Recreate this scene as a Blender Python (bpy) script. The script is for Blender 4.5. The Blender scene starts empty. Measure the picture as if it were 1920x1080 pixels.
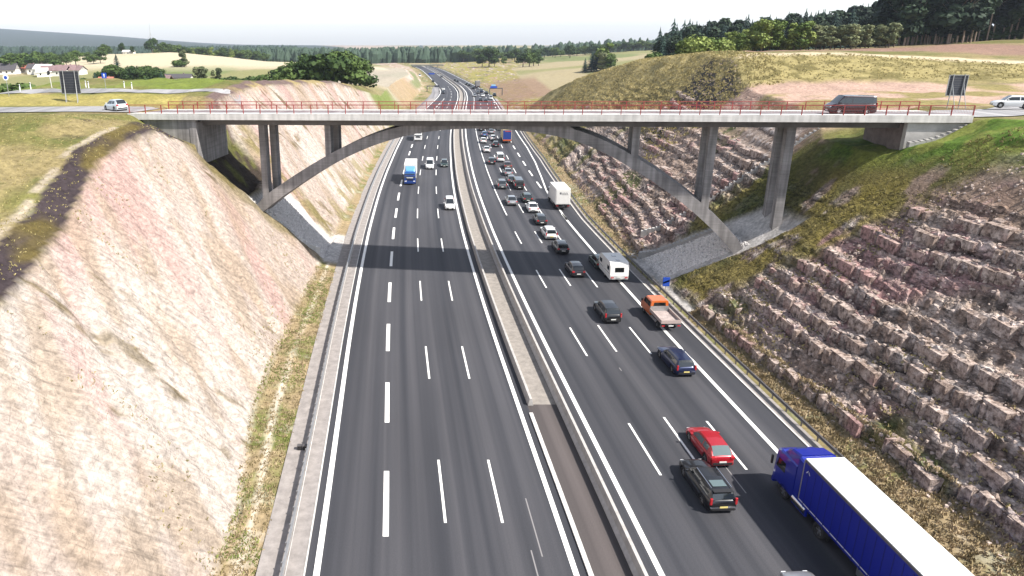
import bpy, math, random
import numpy as np
from mathutils import Vector, Matrix
R = math.radians
random.seed(7); rng = np.random.default_rng(7)
SC = bpy.context.scene
COL = SC.collection

# ------------------------------------------------------------------ camera, sky, sun, exposure
PX, PY, FOC, CH = 790.0, 435.0, 1236.0, 28.5          # principal point, focal length (pixels of a 1920 frame), camera height
TH = math.atan((PY - 72.0) / FOC); CT, ST = math.cos(TH), math.sin(TH)
cam = bpy.data.cameras.new('camera'); camo = bpy.data.objects.new('camera', cam); COL.objects.link(camo)
camo.location = (0, 0, CH); camo.rotation_euler = (math.pi / 2 - TH, 0, 0)
cam.sensor_width = 36; cam.lens = 36 * FOC / 1920
cam.shift_x = (960 - PX) / 1920; cam.shift_y = -(540 - PY) / 1920
cam.clip_start = 0.5; cam.clip_end = 30000
SC.camera = camo
SUN = Vector((15, -8.0, 19.5)).normalized()            # towards the sun
sun = bpy.data.lights.new('sun', 'SUN'); sun.energy = 5.0; sun.angle = R(1.2); sun.color = (1.0, 0.95, 0.88)
suno = bpy.data.objects.new('sun', sun); COL.objects.link(suno)
suno.rotation_euler = SUN.to_track_quat('Z', 'Y').to_euler()
W = bpy.data.worlds.new('World'); SC.world = W; W.use_nodes = True
nt = W.node_tree; nt.nodes.clear()
sky = nt.nodes.new('ShaderNodeTexSky'); sky.sky_type = 'NISHITA'; sky.sun_disc = False
sky.sun_elevation = math.asin(SUN.z); sky.sun_rotation = math.atan2(SUN.x, SUN.y)
sky.air_density = 1.0; sky.dust_density = 0.7; sky.ozone_density = 1.0; sky.altitude = 300
bgn = nt.nodes.new('ShaderNodeBackground'); bgn.inputs[1].default_value = 0.135
out = nt.nodes.new('ShaderNodeOutputWorld')
hs = nt.nodes.new('ShaderNodeHueSaturation'); hs.inputs['Saturation'].default_value = .5
nt.links.new(sky.outputs[0], hs.inputs['Color']); nt.links.new(hs.outputs[0], bgn.inputs[0]); nt.links.new(bgn.outputs[0], out.inputs[0])
SC.view_settings.view_transform = 'Standard'; SC.view_settings.look = 'None'
SC.view_settings.exposure = 0.78; SC.view_settings.gamma = 1.0
HAZE = 0.0001
SC.cycles.max_bounces = 6; SC.cycles.diffuse_bounces = 2; SC.cycles.glossy_bounces = 2
SC.cycles.transparent_max_bounces = 8; SC.cycles.caustics_reflective = False; SC.cycles.caustics_refractive = False

def at(px, py, z=0.0):
    """a picture position -> the point at height z"""
    dx = (px - PX) / FOC; dy = (py - PY) / FOC
    t = (z - CH) / -(ST + dy * CT)
    return (dx * t, (CT - dy * ST) * t)
def atY(px, Y):
    """picture column and forward distance -> X near horizon level"""
    return (px - PX) / FOC * (Y * CT + 2)

# ------------------------------------------------------------------ helpers
class MB:
    """collects shapes; build() links them as ONE mesh object"""
    def __init__(s): s.v = []; s.f = []; s.m = []; s.sm = []
    def add(s, vs, fs, mi=0, smooth=False):
        o = len(s.v); s.v += [tuple(p) for p in vs]
        for f in fs: s.f.append(tuple(i + o for i in f)); s.m.append(mi); s.sm.append(smooth)
        return s
    def box(s, c, d, mi=0, rz=0.0, taper=1.0, bev=0.0):
        x, y, z = d[0] / 2, d[1] / 2, d[2] / 2; ca, sa = math.cos(rz), math.sin(rz)
        vs = []
        if bev <= 0:
            for (a, b, e) in ((-1,-1,-1),(1,-1,-1),(1,1,-1),(-1,1,-1),(-1,-1,1),(1,-1,1),(1,1,1),(-1,1,1)):
                t = taper if e > 0 else 1
                X, Y = a * x * t, b * y * t; vs.append((c[0] + X*ca - Y*sa, c[1] + X*sa + Y*ca, c[2] + e*z))
            s.add(vs, [(0,3,2,1),(4,5,6,7),(0,1,5,4),(1,2,6,5),(2,3,7,6),(3,0,4,7)], mi)
        else:
            prof = [(x-bev,y),(x,y-bev),(x,-y+bev),(x-bev,-y),(-x+bev,-y),(-x,-y+bev),(-x,y-bev),(-x+bev,y)]
            rings = [(-z, 1 - bev/max(x, y)*.6), (-z+bev*.7, 1), (z-bev*.7, 1), (z, 1 - bev/max(x, y)*.9)]
            for zz, k in rings:
                for (X, Y) in prof:
                    X *= k; Y *= k; vs.append((c[0] + X*ca - Y*sa, c[1] + X*sa + Y*ca, c[2] + zz))
            fs = []
            for r in range(3):
                for i in range(8):
                    j = (i + 1) % 8; fs.append((r*8+j, r*8+i, (r+1)*8+i, (r+1)*8+j))
            fs.append(tuple(range(8))); fs.append(tuple(24 + 7 - i for i in range(8)))
            s.add(vs, fs, mi)
        return s
    def cyl(s, a, b, r, r2=None, n=10, mi=0, caps=True, smooth=True):
        a = Vector(a); b = Vector(b); d = (b - a).normalized(); r2 = r if r2 is None else r2
        u = d.orthogonal().normalized(); w = d.cross(u)
        vs = [a + (u*math.cos(6.2832*i/n) + w*math.sin(6.2832*i/n))*r for i in range(n)] + \
             [b + (u*math.cos(6.2832*i/n) + w*math.sin(6.2832*i/n))*r2 for i in range(n)]
        s.add(vs, [(i, (i+1) % n, n + (i+1) % n, n + i) for i in range(n)], mi, smooth)
        if caps: s.add(vs[:n], [tuple(range(n-1, -1, -1))], mi); s.add(vs[n:], [tuple(range(n))], mi)
        return s
    def sweep(s, pts, prof, mi=0, closed=True, smooth=False, caps=True):
        """profile (offset right, up) swept along pts [(x,y,z)]"""
        P = [Vector(p) for p in pts]; n = len(prof); vs = []
        for i, p in enumerate(P):
            d = (P[min(i+1, len(P)-1)] - P[max(i-1, 0)]); d.z = 0; d.normalize(); rt = Vector((d.y, -d.x, 0))
            for (a, b) in prof: vs.append(p + rt*a + Vector((0, 0, b)))
        m = n if closed else n - 1
        fs = [(i*n+j, i*n+(j+1) % n, (i+1)*n+(j+1) % n, (i+1)*n+j) for i in range(len(P)-1) for j in range(m)]
        s.add(vs, fs, mi, smooth)
        if caps and closed: s.add(vs[:n], [tuple(range(n-1, -1, -1))], mi); s.add(vs[-n:], [tuple(range(n))], mi)
        return s
    def mesh(s, name, mats):
        me = bpy.data.meshes.new(name); me.from_pydata(s.v, [], s.f)
        for m in (mats if isinstance(mats, (list, tuple)) else [mats]): me.materials.append(m)
        if s.f:
            me.polygons.foreach_set('material_index', s.m); me.polygons.foreach_set('use_smooth', s.sm)
        me.update(); return me
    def build(s, name, mats, parent=None):
        return link(name, s.mesh(name, mats), parent)
def link(name, me, parent=None):
    o = bpy.data.objects.new(name, me); COL.objects.link(o)
    if parent: o.parent = parent
    return o
def tag(o, label=None, cat=None, group=None, kind=None):
    if label: o['label'] = label
    if cat: o['category'] = cat
    if group: o['group'] = group
    if kind: o['kind'] = kind
    return o
def thing(name, label, cat, loc=(0, 0, 0), rz=0, group=None):
    o = bpy.data.objects.new(name, None); COL.objects.link(o); o.location = loc; o.rotation_euler = (0, 0, rz)
    o.empty_display_size = .5
    return tag(o, label, cat, group)
def dup(root, loc, rz, label, group=None, scale=None):
    r = root.copy(); COL.objects.link(r); r.location = loc; r.rotation_euler = (0, 0, rz); r['label'] = label
    if scale is not None: r.scale = scale
    if group: r['group'] = group
    for ch in root.children:
        c = ch.copy(); COL.objects.link(c); c.parent = r
        for g in ch.children:
            d = g.copy(); COL.objects.link(d); d.parent = c
    return r

# ------------------------------------------------------------------ materials
def mat(name, col, rough=.7, metal=0., noise=None, bump=None, spec=.5, coat=0., emit=None, alpha=None):
    """noise=(scale, amount, detail) varies the colour; bump=(scale, strength, distance)"""
    m = bpy.data.materials.new(name); m.use_nodes = True; n = m.node_tree; b = n.nodes['Principled BSDF']
    b.inputs['Base Color'].default_value = (*col, 1); b.inputs['Roughness'].default_value = rough
    b.inputs['Metallic'].default_value = metal; b.inputs['Specular IOR Level'].default_value = spec
    if coat: b.inputs['Coat Weight'].default_value = coat; b.inputs['Coat Roughness'].default_value = .04
    tc = n.nodes.new('ShaderNodeTexCoord')
    if noise:
        t = n.nodes.new('ShaderNodeTexNoise'); t.inputs['Scale'].default_value = noise[0]; t.inputs['Detail'].default_value = 6
        t.inputs['Roughness'].default_value = .65
        r = n.nodes.new('ShaderNodeMapRange'); r.inputs[1].default_value = .3; r.inputs[2].default_value = .7
        r.inputs[3].default_value = 1 - noise[1]; r.inputs[4].default_value = 1 + noise[1]
        x = n.nodes.new('ShaderNodeMix'); x.data_type = 'RGBA'; x.blend_type = 'MULTIPLY'; x.inputs[0].default_value = 1
        n.links.new(tc.outputs['Object'], t.inputs['Vector']); n.links.new(t.outputs[0], r.inputs[0])
        x.inputs[6].default_value = (*col, 1); n.links.new(r.outputs[0], x.inputs[7]); n.links.new(x.outputs[2], b.inputs['Base Color'])
    if bump:
        t = n.nodes.new('ShaderNodeTexNoise'); t.inputs['Scale'].default_value = bump[0]; t.inputs['Detail'].default_value = 5
        u = n.nodes.new('ShaderNodeBump'); u.inputs['Strength'].default_value = bump[1]; u.inputs['Distance'].default_value = bump[2]
        n.links.new(tc.outputs['Object'], t.inputs['Vector']); n.links.new(t.outputs[0], u.inputs['Height']); n.links.new(u.outputs[0], b.inputs['Normal'])
    return m
M = {}
M['concrete'] = mat('concrete', (.40, .385, .37), .85, noise=(.9, .22), bump=(6, .3, .02))
M['concrete_light'] = mat('concrete_light', (.62, .60, .57), .8, noise=(1.2, .14), bump=(8, .2, .01))
M['barrier'] = mat('barrier_concrete', (.40, .38, .36), .85, noise=(2.0, .2), bump=(10, .3, .01))
M['soffit'] = mat('soffit_concrete', (.14, .13, .125), .9, noise=(.8, .25))  # girder concrete darkened: shade under the deck put into its colour
def concrete(name, col, k=.3):
    m = mat(name, col, .88, bump=(5, .3, .02)); n = m.node_tree; L = n.links; b = n.nodes['Principled BSDF']; tc = n.nodes.new('ShaderNodeTexCoord')
    def nz(v, det, lo, hi):
        c = n.nodes.new('ShaderNodeVectorMath'); c.operation = 'MULTIPLY'; c.inputs[1].default_value = v; L.new(tc.outputs['Object'], c.inputs[0])
        t = n.nodes.new('ShaderNodeTexNoise'); t.inputs['Scale'].default_value = 1; t.inputs['Detail'].default_value = det; L.new(c.outputs[0], t.inputs['Vector'])
        r = n.nodes.new('ShaderNodeMapRange'); L.new(t.outputs[0], r.inputs[0]); r.inputs[1].default_value = .32; r.inputs[2].default_value = .66; r.inputs[3].default_value = lo; r.inputs[4].default_value = hi; return r.outputs[0]
    a = nz((2.2, 2.2, .16), 4, 1 - k, 1 + k*.6); c = nz((.5, .5, .5), 4, 1 - k*.7, 1 + k*.5); d = nz((.15, .15, 7), 2, 1 - k*.3, 1 + k*.3)
    x = n.nodes.new('ShaderNodeMath'); x.operation = 'MULTIPLY'; L.new(a, x.inputs[0]); L.new(c, x.inputs[1]); y = n.nodes.new('ShaderNodeMath'); y.operation = 'MULTIPLY'; L.new(x.outputs[0], y.inputs[0]); L.new(d, y.inputs[1])
    mc = n.nodes.new('ShaderNodeMix'); mc.data_type = 'RGBA'; mc.blend_type = 'MULTIPLY'; mc.inputs[0].default_value = 1; mc.inputs[6].default_value = (*col, 1); L.new(y.outputs[0], mc.inputs[7]); L.new(mc.outputs[2], b.inputs['Base Color']); return m
M['arch_concrete'] = concrete('pier_concrete', (.25, .235, .23), .34); M['concrete_light'] = concrete('kerb_concrete', (.58, .56, .53), .18); M['wall_concrete'] = concrete('abutment_concrete', (.24, .225, .22), .35)
M['paint_white'] = mat('road_paint', (.80, .79, .76), .6, noise=(5, .10))
M['steel'] = mat('galvanised_steel', (.42, .42, .42), .45, .7, noise=(3, .15))
M['steel_dark'] = mat('dark_steel', (.16, .15, .15), .5, .6, noise=(3, .2))  # darker steel tone; on the right guardrail it is backlit shade painted in
M['red_rail'] = mat('red_painted_steel', (.30, .045, .04), .45, .1, noise=(2, .15))
M['tyre'] = mat('tyre_rubber', (.025, .025, .027), .85, bump=(40, .2, .005))
M['rim'] = mat('alloy_rim', (.55, .56, .58), .3, .9)
M['black'] = mat('black_plastic', (.02, .02, .022), .55)
M['glass'] = mat('tinted_glass', (.012, .016, .018), .06, 0, spec=.7, coat=.6)
M['glass_light'] = mat('sky_lit_glass', (.10, .14, .14), .08, 0, spec=.8, coat=.8)
M['red_lamp'] = mat('red_lamp_glass', (.45, .015, .02), .15, coat=1)
M['white_lamp'] = mat('clear_lamp_glass', (.75, .76, .78), .12, coat=1)
M['plate'] = mat('number_plate', (.78, .78, .74), .5)
M['plate_y'] = mat('yellow_number_plate', (.75, .62, .22), .5)
M['chrome'] = mat('chrome_trim', (.7, .7, .72), .18, 1.0)
M['blue_sign'] = mat('blue_sign_face', (.015, .07, .42), .4)
M['white_sign'] = mat('white_sign_face', (.85, .86, .88), .4)
M['sign_back'] = mat('sign_back_panel', (.045, .05, .065), .55, .3, noise=(4, .15))
M['trunk'] = mat('bark', (.12, .09, .07), .9, noise=(2.5, .35), bump=(10, .5, .03))
M['trunk_pale'] = mat('pale_pine_bark', (.27, .20, .16), .9, noise=(1.5, .3), bump=(8, .5, .03))
def paint(name, col, metal=.25, rough=.28):
    k = 'paint_' + name
    if k not in M: M[k] = mat(name + '_paint', col, rough, metal, spec=.5, coat=.9, noise=(30, .03))
    return M[k]
def leafmat(name, c1, c2):
    m = bpy.data.materials.new(name); m.use_nodes = True; n = m.node_tree; b = n.nodes['Principled BSDF']
    b.inputs['Roughness'].default_value = .7; b.inputs['Specular IOR Level'].default_value = .2
    tc = n.nodes.new('ShaderNodeTexCoord'); t = n.nodes.new('ShaderNodeTexNoise'); t.inputs['Scale'].default_value = .9; t.inputs['Detail'].default_value = 5
    r = n.nodes.new('ShaderNodeValToRGB'); r.color_ramp.elements[0].color = (*c1, 1); r.color_ramp.elements[1].color = (*c2, 1)
    r.color_ramp.elements[0].position = .32; r.color_ramp.elements[1].position = .68
    oi = n.nodes.new('ShaderNodeObjectInfo'); a = n.nodes.new('ShaderNodeMath'); a.operation = 'MULTIPLY_ADD'
    a.inputs[1].default_value = .35; a.inputs[2].default_value = -.17
    s = n.nodes.new('ShaderNodeMath'); s.operation = 'ADD'
    n.links.new(tc.outputs['Object'], t.inputs['Vector']); n.links.new(oi.outputs['Random'], a.inputs[0]); n.links.new(a.outputs[0], s.inputs[0])
    n.links.new(t.outputs[0], s.inputs[1]); n.links.new(s.outputs[0], r.inputs[0]); n.links.new(r.outputs[0], b.inputs['Base Color'])
    return m
M['leaf'] = leafmat('broad_leaves', (.025, .05, .012), (.085, .13, .03))
M['leaf_light'] = leafmat('light_leaves', (.08, .125, .025), (.25, .30, .08))
M['leaf_grey'] = leafmat('grey_green_leaves', (.07, .09, .04), (.22, .24, .12))
M['needle'] = leafmat('dark_needles', (.010, .026, .020), (.03, .06, .045))
M['needle_black'] = leafmat('pine_needles', (.010, .022, .012), (.032, .055, .028))
M['far_leaf'] = leafmat('distant_leaves', (.022, .042, .030), (.05, .08, .05))

# ------------------------------------------------------------------ plan of the motorway
def icurve(pts):
    xs = np.array([p[0] for p in pts], float); ys = np.array([p[1] for p in pts], float)
    def f(y):
        y = np.asarray(y, float)
        # cubic smoothing: average the linear interpolation over a window that grows with distance
        w = np.clip(np.abs(y) * .06 + 4, 4, 30); a = 0
        for k, g in ((-1, .25), (-.5, .25), (0, 0.), (.5, .25), (1, .25)): a = a + g * np.interp(y + k * w, xs, ys)
        return a
    return f
c_ = icurve([(-200, 12), (0, 9.6), (30, 8.6), (64, 7.1), (90, 6.4), (106, 6.25), (134, 6.4), (160, 7.2), (188, 8.2), (215, 9.6), (272, 13.2), (305, 16), (350, 19.6), (393, 20.6), (428, 19.8), (471, 17.2), (536, 14.6), (638, 9.2), (685, 5), (740, -3)])
def lw(Y):   # width of the left carriageway to its left white line
    return np.interp(Y, [0, 200, 300, 360, 800], [14.4, 14.4, 11.6, 9.4, 8.5])
def redge(Y):
    return np.interp(Y, [0, 105, 120, 160, 215, 300, 400, 800], [20, 20, 20.6, 21.8, 22.2, 19.5, 15.5, 11])

# ------------------------------------------------------------------ value noise
def _h(i, j, s):
    n = (i * 374761393 + j * 668265263 + s * 1274126177) & 0xffffffff
    n = ((n ^ (n >> 13)) * 1274126177) & 0xffffffff
    return ((n ^ (n >> 16)) & 0xffff) / 65535.0
def vn(x, y, s=0):
    x = np.asarray(x, float); y = np.asarray(y, float)
    i = np.floor(x).astype(np.int64); j = np.floor(y).astype(np.int64); u = x - i; v = y - j
    u = u*u*(3-2*u); v = v*v*(3-2*v)
    return (_h(i, j, s)*(1-u)+_h(i+1, j, s)*u)*(1-v)+(_h(i, j+1, s)*(1-u)+_h(i+1, j+1, s)*u)*v
def fbm(x, y, s=0, o=4, g=.5):
    a = 0; k = 1; t = 0
    for q in range(o): a = a + k*vn(x*2**q + 17.3*q, y*2**q + 9.1*q, s+q); t += k; k *= g
    return a / t
def cell(x, s=0): return _h(np.floor(x).astype(np.int64), np.zeros_like(np.floor(x).astype(np.int64)), s)
def sstep(a, b, x):
    t = np.clip((x - a) / (b - a), 0, 1); return t*t*(3-2*t)

# ------------------------------------------------------------------ the lie of the land: rows of break points across the valley
LROWS = {  # Y: toe, crest, top of dark band, then outward
 0:   [(-10.3,.3),(-22,12.5),(-24,13.6),(-33,14.5),(-60,16),(-100,17),(-400,20)],
 34:  [(-11.2,.3),(-23.6,14.3),(-25.8,15.5),(-34,16.3),(-60,18),(-100,18.5),(-400,20)],
 45.6:[(-13,.3),(-26,15.4),(-28,16.5),(-36,17.7),(-60,19),(-100,19),(-400,20)],
 56.7:[(-13.4,.3),(-28.3,18.2),(-30.1,19.2),(-36,19.8),(-60,20),(-100,19.5),(-400,20)],
 64:  [(-13.3,.3),(-28.7,19),(-30,19.9),(-35,21.5),(-60,20.1),(-100,19.5),(-400,19)],
 70:  [(-13.2,.3),(-28.2,19.3),(-30,20.1),(-36,20.6),(-60,20.1),(-100,19.5),(-400,19)],
 74:  [(-13.1,.3),(-27.4,17.6),(-29.5,19.2),(-36,20),(-60,20.1),(-100,19.5),(-400,18)],
 77:  [(-13,.3),(-26.4,16.4),(-29.5,17.5),(-35.5,19.9),(-60,20.1),(-100,19),(-400,17)],
 91:  [(-13,.3),(-26.4,16.3),(-29.5,17.6),(-35.5,19.9),(-61,20.4),(-90,19),(-400,15)],
 96:  [(-12.8,.3),(-29.3,20.2),(-31,20.6),(-38,20.5),(-61,20.6),(-80,18.5),(-400,14)],
 118: [(-12.5,.3),(-29,20.5),(-31,21.3),(-40,21.8),(-61,21.7),(-74,16.5),(-400,11)],
 130: [(-12.3,.3),(-28,20),(-30,20.8),(-40,20.5),(-62,19.5),(-85,13),(-400,9)],
 150: [(-12,.3),(-26.5,19),(-28.5,19.6),(-42,18),(-70,15),(-100,11),(-400,7)],
 183: [(-11,.3),(-23,17),(-25,17.5),(-45,16),(-80,13),(-140,9),(-400,5)],
 215: [(-9.7,.3),(-17,12),(-20,14),(-32,15),(-80,11),(-160,7),(-400,4)],
 240: [(-9.2,.3),(-14.5,9),(-20,12),(-32,13),(-80,9),(-160,6),(-400,4)],
 300: [(-5.5,.3),(-13.5,9.3),(-20,10),(-40,9),(-100,7),(-250,5),(-500,4)],
 400: [(2,.3),(-7,8),(-14,8.5),(-40,8),(-140,7.4),(-300,5.2),(-700,2)],
 550: [(-3,.3),(-14,5),(-30,6),(-80,8),(-196,11),(-380,8),(-800,0)],
 700: [(-12,.3),(-40,1.5),(-90,4),(-160,5.5),(-250,15),(-334,13.3),(-470,3.0)],
 900: [(-40,-1),(-70,-3),(-120,-3),(-200,-3),(-300,-1),(-460,-3),(-800,-6)],
 1300:[(-60,-6),(-120,-7),(-200,-8),(-300,-8),(-500,-8),(-700,-8),(-1500,-10)],
 2000:[(-100,-10)]*1+[(-200,-11),(-300,-12),(-500,-12),(-800,-14),(-1200,-14),(-2500,-10)],
 3500:[(-100,-12),(-400,-14),(-600,-14),(-900,-14),(-1200,-14),(-2200,-10),(-4000,0)],
 6000:[(-300,-30),(-900,-30),(-1500,-25),(-1900,-18),(-2700,50),(-3850,122),(-6000,160)],
 9000:[(-300,-60),(-900,-60),(-1500,-60),(-2000,-60),(-2700,-60),(-3850,40),(-6000,60)],
}
RROWS = {  # Y: toe, middle of the face, crest, then outward
 0:   [(35.2,.3),(46,10.6),(56.5,21),(60,21.5),(72,22),(110,23),(400,28)],
 34:  [(33.4,.3),(44,10.6),(54.5,21),(58,21.6),(70,22),(110,23),(400,28)],
 45.6:[(31.5,.3),(42.3,10.5),(53,20.6),(57,21.5),(68,22),(110,23),(400,28)],
 56.7:[(30.2,.3),(41,10.2),(51.8,20.2),(55,21.9),(62,21.7),(110,22),(400,28)],
 64:  [(29.2,.3),(39.6,9.6),(49.6,18.6),(53.5,20.9),(58,21.1),(110,21.5),(400,28)],
 67.5:[(28.8,.3),(39.6,9.0),(48.2,17.2),(51,17.8),(56.5,20.7),(110,21),(400,28)],
 70:  [(28.6,.3),(39.9,8.7),(47.6,17.0),(51,17.5),(56.5,20.7),(110,21),(400,28)],
 78:  [(28.7,.3),(39.4,8.6),(47.6,17.0),(51,17.5),(56.5,20.5),(110,21),(400,28)],
 84:  [(29,.3),(38.2,7.6),(50.5,18.6),(54,19.5),(66,20.5),(110,21),(400,28)],
 96:  [(29.3,.3),(39.5,8.4),(53.3,19.6),(57,20),(72,20.5),(110,21),(400,28)],
 105: [(29.6,.3),(40,8.6),(54,19.9),(60,20.2),(80,20.7),(120,21.3),(400,28)],
 112: [(29.9,.3),(40.5,8.8),(54.5,20.5),(60,21.2),(80,21.4),(120,21.6),(400,29)],
 118: [(30.3,.3),(41,9),(56,21.8),(60,23),(80,23),(120,22),(400,29)],
 130: [(31,.3),(43.5,10),(60,25),(64,25.6),(80,25.7),(117,23.6),(400,30)],
 150: [(32,.3),(45,10.5),(61.5,25.3),(66,25.7),(90,26),(140,25.3),(400,32)],
 183: [(33,.3),(44.5,11),(56.8,22.5),(62,23.5),(100,25.2),(165,27.4),(400,34)],
 215: [(34.3,.3),(41.5,8),(49,16),(56,18.5),(110,24.5),(190,28.3),(400,35)],
 240: [(35,.3),(39.5,4),(45,10),(57,14),(120,22.5),(210,28.5),(450,36)],
 270: [(37,.3),(41,1.5),(47,4),(62,9),(120,18.5),(230,28.5),(500,37)],
 300: [(39,.3),(43,1.3),(55,3.3),(80,6.5),(130,14),(245,27),(550,37)],
 400: [(39,.4),(46,1.4),(60,3.8),(90,6.5),(150,13),(265,22),(600,34)],
 550: [(30,.4),(42,1.4),(74,5),(120,8.5),(180,13),(280,19),(700,32)],
 700: [(24,.3),(52,2),(112,4),(160,8.5),(220,13.5),(300,17.5),(800,30)],
 900: [(24,-1),(60,0),(130,3),(200,8),(290,13.5),(400,18),(900,28)],
 1300:[(60,-6),(100,-6),(200,-4),(300,0),(450,5),(700,10),(1500,12)],
 2000:[(100,-10),(200,-10),(300,-10),(500,-8),(800,-5),(1500,-2),(3000,5)],
 3500:[(200,-12),(400,-12),(600,-12),(900,-12),(1500,-12),(2500,-5),(4000,0)],
 6000:[(300,-30),(600,-30),(1200,-30),(1800,-30),(2500,-25),(3500,-20),(6000,-10)],
 9000:[(300,-60),(600,-60),(1200,-60),(1800,-60),(2500,-60),(3500,-60),(6000,-60)],
}
def table(ROWS):
    ks = sorted(ROWS); return np.array(ks, float), np.array([ROWS[k] for k in ks], float)
LK, LT = table(LROWS); RK, RT = table(RROWS)
def row(Y):
    """break points (X increasing) and heights at forward distance Y"""
    Y = max(Y, 0.0)
    L = np.array([[np.interp(Y, LK, LT[:, i, 0]), np.interp(Y, LK, LT[:, i, 1])] for i in range(7)])
    Rr = np.array([[np.interp(Y, RK, RT[:, i, 0]), np.interp(Y, RK, RT[:, i, 1])] for i in range(7)])
    cc = float(c_(Y)); le = cc - float(lw(Y)) - 3.1; re = cc + float(redge(Y)) + 1.7
    L[0, 0] = min(L[0, 0], le - .8); Rr[0, 0] = max(Rr[0, 0], re + .8)
    for i in range(1, 7): L[i, 0] = min(L[i, 0], L[i-1, 0] - .6); Rr[i, 0] = max(Rr[i, 0], Rr[i-1, 0] + .6)
    base = -.07 if Y < 720 else np.interp(Y, [720, 900, 1300, 2000, 3500, 6000, 9000], [-.3, -1.2, -6, -10, -12, -30, -60])
    P = [(-12000, L[6, 1])] + [tuple(p) for p in L[::-1]] + [(le, base), (re, base)] + [tuple(p) for p in Rr] + [(12000, Rr[6, 1])]
    return np.array(P)
def smooth_arr(a0, segs):
    v = [a0]
    for (end, st) in segs:
        n = max(1, int(round((end - v[-1]) / st))); v += list(np.linspace(v[-1], end, n + 1)[1:])
    return v
def grow(a, end, st, k):
    v = [a]
    while abs(v[-1] - a) < abs(end - a): v.append(v[-1] + st * (1 if end > a else -1)); st *= k
    return v[1:]
XS = list(reversed(grow(-62, -11500, 1.0, 1.075))) + smooth_arr(-62, [(-36, .55), (-8, .30), (27, 1.0), (29, .4), (57, .235), (75, .5)]) + grow(75, 11500, .8, 1.075)
YS = smooth_arr(-30, [(12, 3), (22, 1.0), (28, .3), (74, .235), (125, .34), (200, .8), (300, 1.6)]) + grow(300, 9000, 1.9, 1.025)
XS = np.array(XS); YS = np.array(YS)
NX, NY = len(XS), len(YS)
GZ = np.zeros((NY, NX)); SEG = np.zeros((NY, NX)); 
for j, Y in enumerate(YS):
    P = row(Y); GZ[j] = np.interp(XS, P[:, 0], P[:, 1]); SEG[j] = np.interp(XS, P[:, 0], np.arange(len(P)))
# segments: 0 far left.. 1 2 3 |4 L3-L2 |5 dark band |6 left face |7 left verge |8 road |9 right verge |10 lower face |11 upper face |12..
XX, YY = np.meshgrid(XS, YS)
BASE = GZ.copy()
def inseg(a, b, w=.06): return sstep(a - w, a + w, SEG) * (1 - sstep(b - w, b + w, SEG))
near = 1 - sstep(200, 320, YY)
lf = inseg(6, 7, .025); rf = inseg(10, 12) * (1 - sstep(140, 200, YY) * .7)
apL = lf * sstep(80.5, 82.5, YY + .0*XX) * (1 - sstep(91.5, 93.5, YY))     # left paved apron
# near edge of the left apron follows the end of the rock slope
apL = lf * sstep(-.8, .2, YY - (76.2 + (XX + 26) * .58)) * (1 - sstep(90.5, 92.0, YY - (XX + 26) * .1)) * (1 - sstep(9.6, 10.4, BASE + .12 * (YY - 80)))
apR = inseg(9.85, 11.15) * sstep(-.3, .5, YY - (74.2 - (XX - 30.3) * .66)) * (1 - sstep(-.5, .4, YY - (84.5 - (XX - 29.8) * .83)))
apRt = inseg(9.2, 10.) * sstep(57, 60, YY) * (1 - sstep(85, 88, YY))
shadeR = inseg(11.05, 12)*sstep(66, 68, YY)*(1-sstep(80, 84, YY))
# left rock face relief
q = YY + 1.15 * XX; mk = YY - .70 * XX
dl = (fbm(q * .16, mk * .05, 3, 4) - .5) * 1.1 + (fbm(q * .9, mk * .25, 8, 3) - .5) * .34 + (vn(mk * 2.2, q * .35, 5) - .5) * .14 + (fbm(XX * 1.3, YY * 1.3, 14, 3) - .5) * .30 - .5 * sstep(.62, .75, fbm(YY * .55 + XX * .25, XX * .06, 15, 3))
GZ += lf * (1 - apL) * near * dl
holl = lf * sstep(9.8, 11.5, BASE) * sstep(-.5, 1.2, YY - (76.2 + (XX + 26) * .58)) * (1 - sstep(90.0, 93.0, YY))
GZ -= apL * .55 + holl * (1.3 + .9 * fbm(XX * .8, YY * .8, 33, 3))
# terraces of the right rock face: bedding ledges with rubble between them
hgt = BASE + (fbm(YY * .035, XX * .02, 21, 3) - .5) * 3.4 + (fbm(YY * .30, XX * .30, 5, 3) - .5) * .45
def ledge(h, step, s0):
    st_ = h / step; k_ = np.floor(st_); f_ = st_ - k_
    a_ = .34 + .20 * (fbm(YY * .8 + k_ * 7.7, XX * .2, s0, 3) - .5) * 2 + .10 * (_h(np.floor(YY * 1.3 + k_ * 3.1 + vn(YY * .7, k_, 3)).astype(np.int64), k_.astype(np.int64), s0) - .5)
    r_ = np.clip((f_ - a_) / .16, 0, 1); r_ = r_ * r_ * (3 - 2 * r_)
    return ((k_ + r_ * .9 + f_ * .1) * step - h), f_, k_, r_
t1_, f, k, r1 = ledge(hgt, 1.3, 101); t2_, f2, k2, r2 = ledge(hgt + .3, .40, 105)
act = sstep(.30, .52, fbm(YY * .07 + k * 5.1, XX * .02, 77, 3))                                  # each bed comes and goes along the face
soilz = sstep(12.5, 15.5, BASE + (fbm(XX * .12, YY * .12, 78, 3) - .5) * 7) * (1 - sstep(18, 19, BASE)) * (YY < 84)
rub = (_h(np.floor(YY * 2.3 + k * 1.7 + fbm(XX * 1.1, YY * 1.1, 7, 2) * 3).astype(np.int64), np.floor(XX * 2.6 + fbm(XX, YY, 8, 2) * 3).astype(np.int64), 44) - .5)
rough = rub * .34 * sstep(.46, .6, fbm(YY * .5, XX * .5, 61, 2)) * (1 - .6 * soilz) + (fbm(XX * 2.2, YY * 1.3, 13, 4) - .5) * .6
rock_r = rf * (1 - apR) * (1 - sstep(0, 1, inseg(11.5, 12.3)) * .6)
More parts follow.
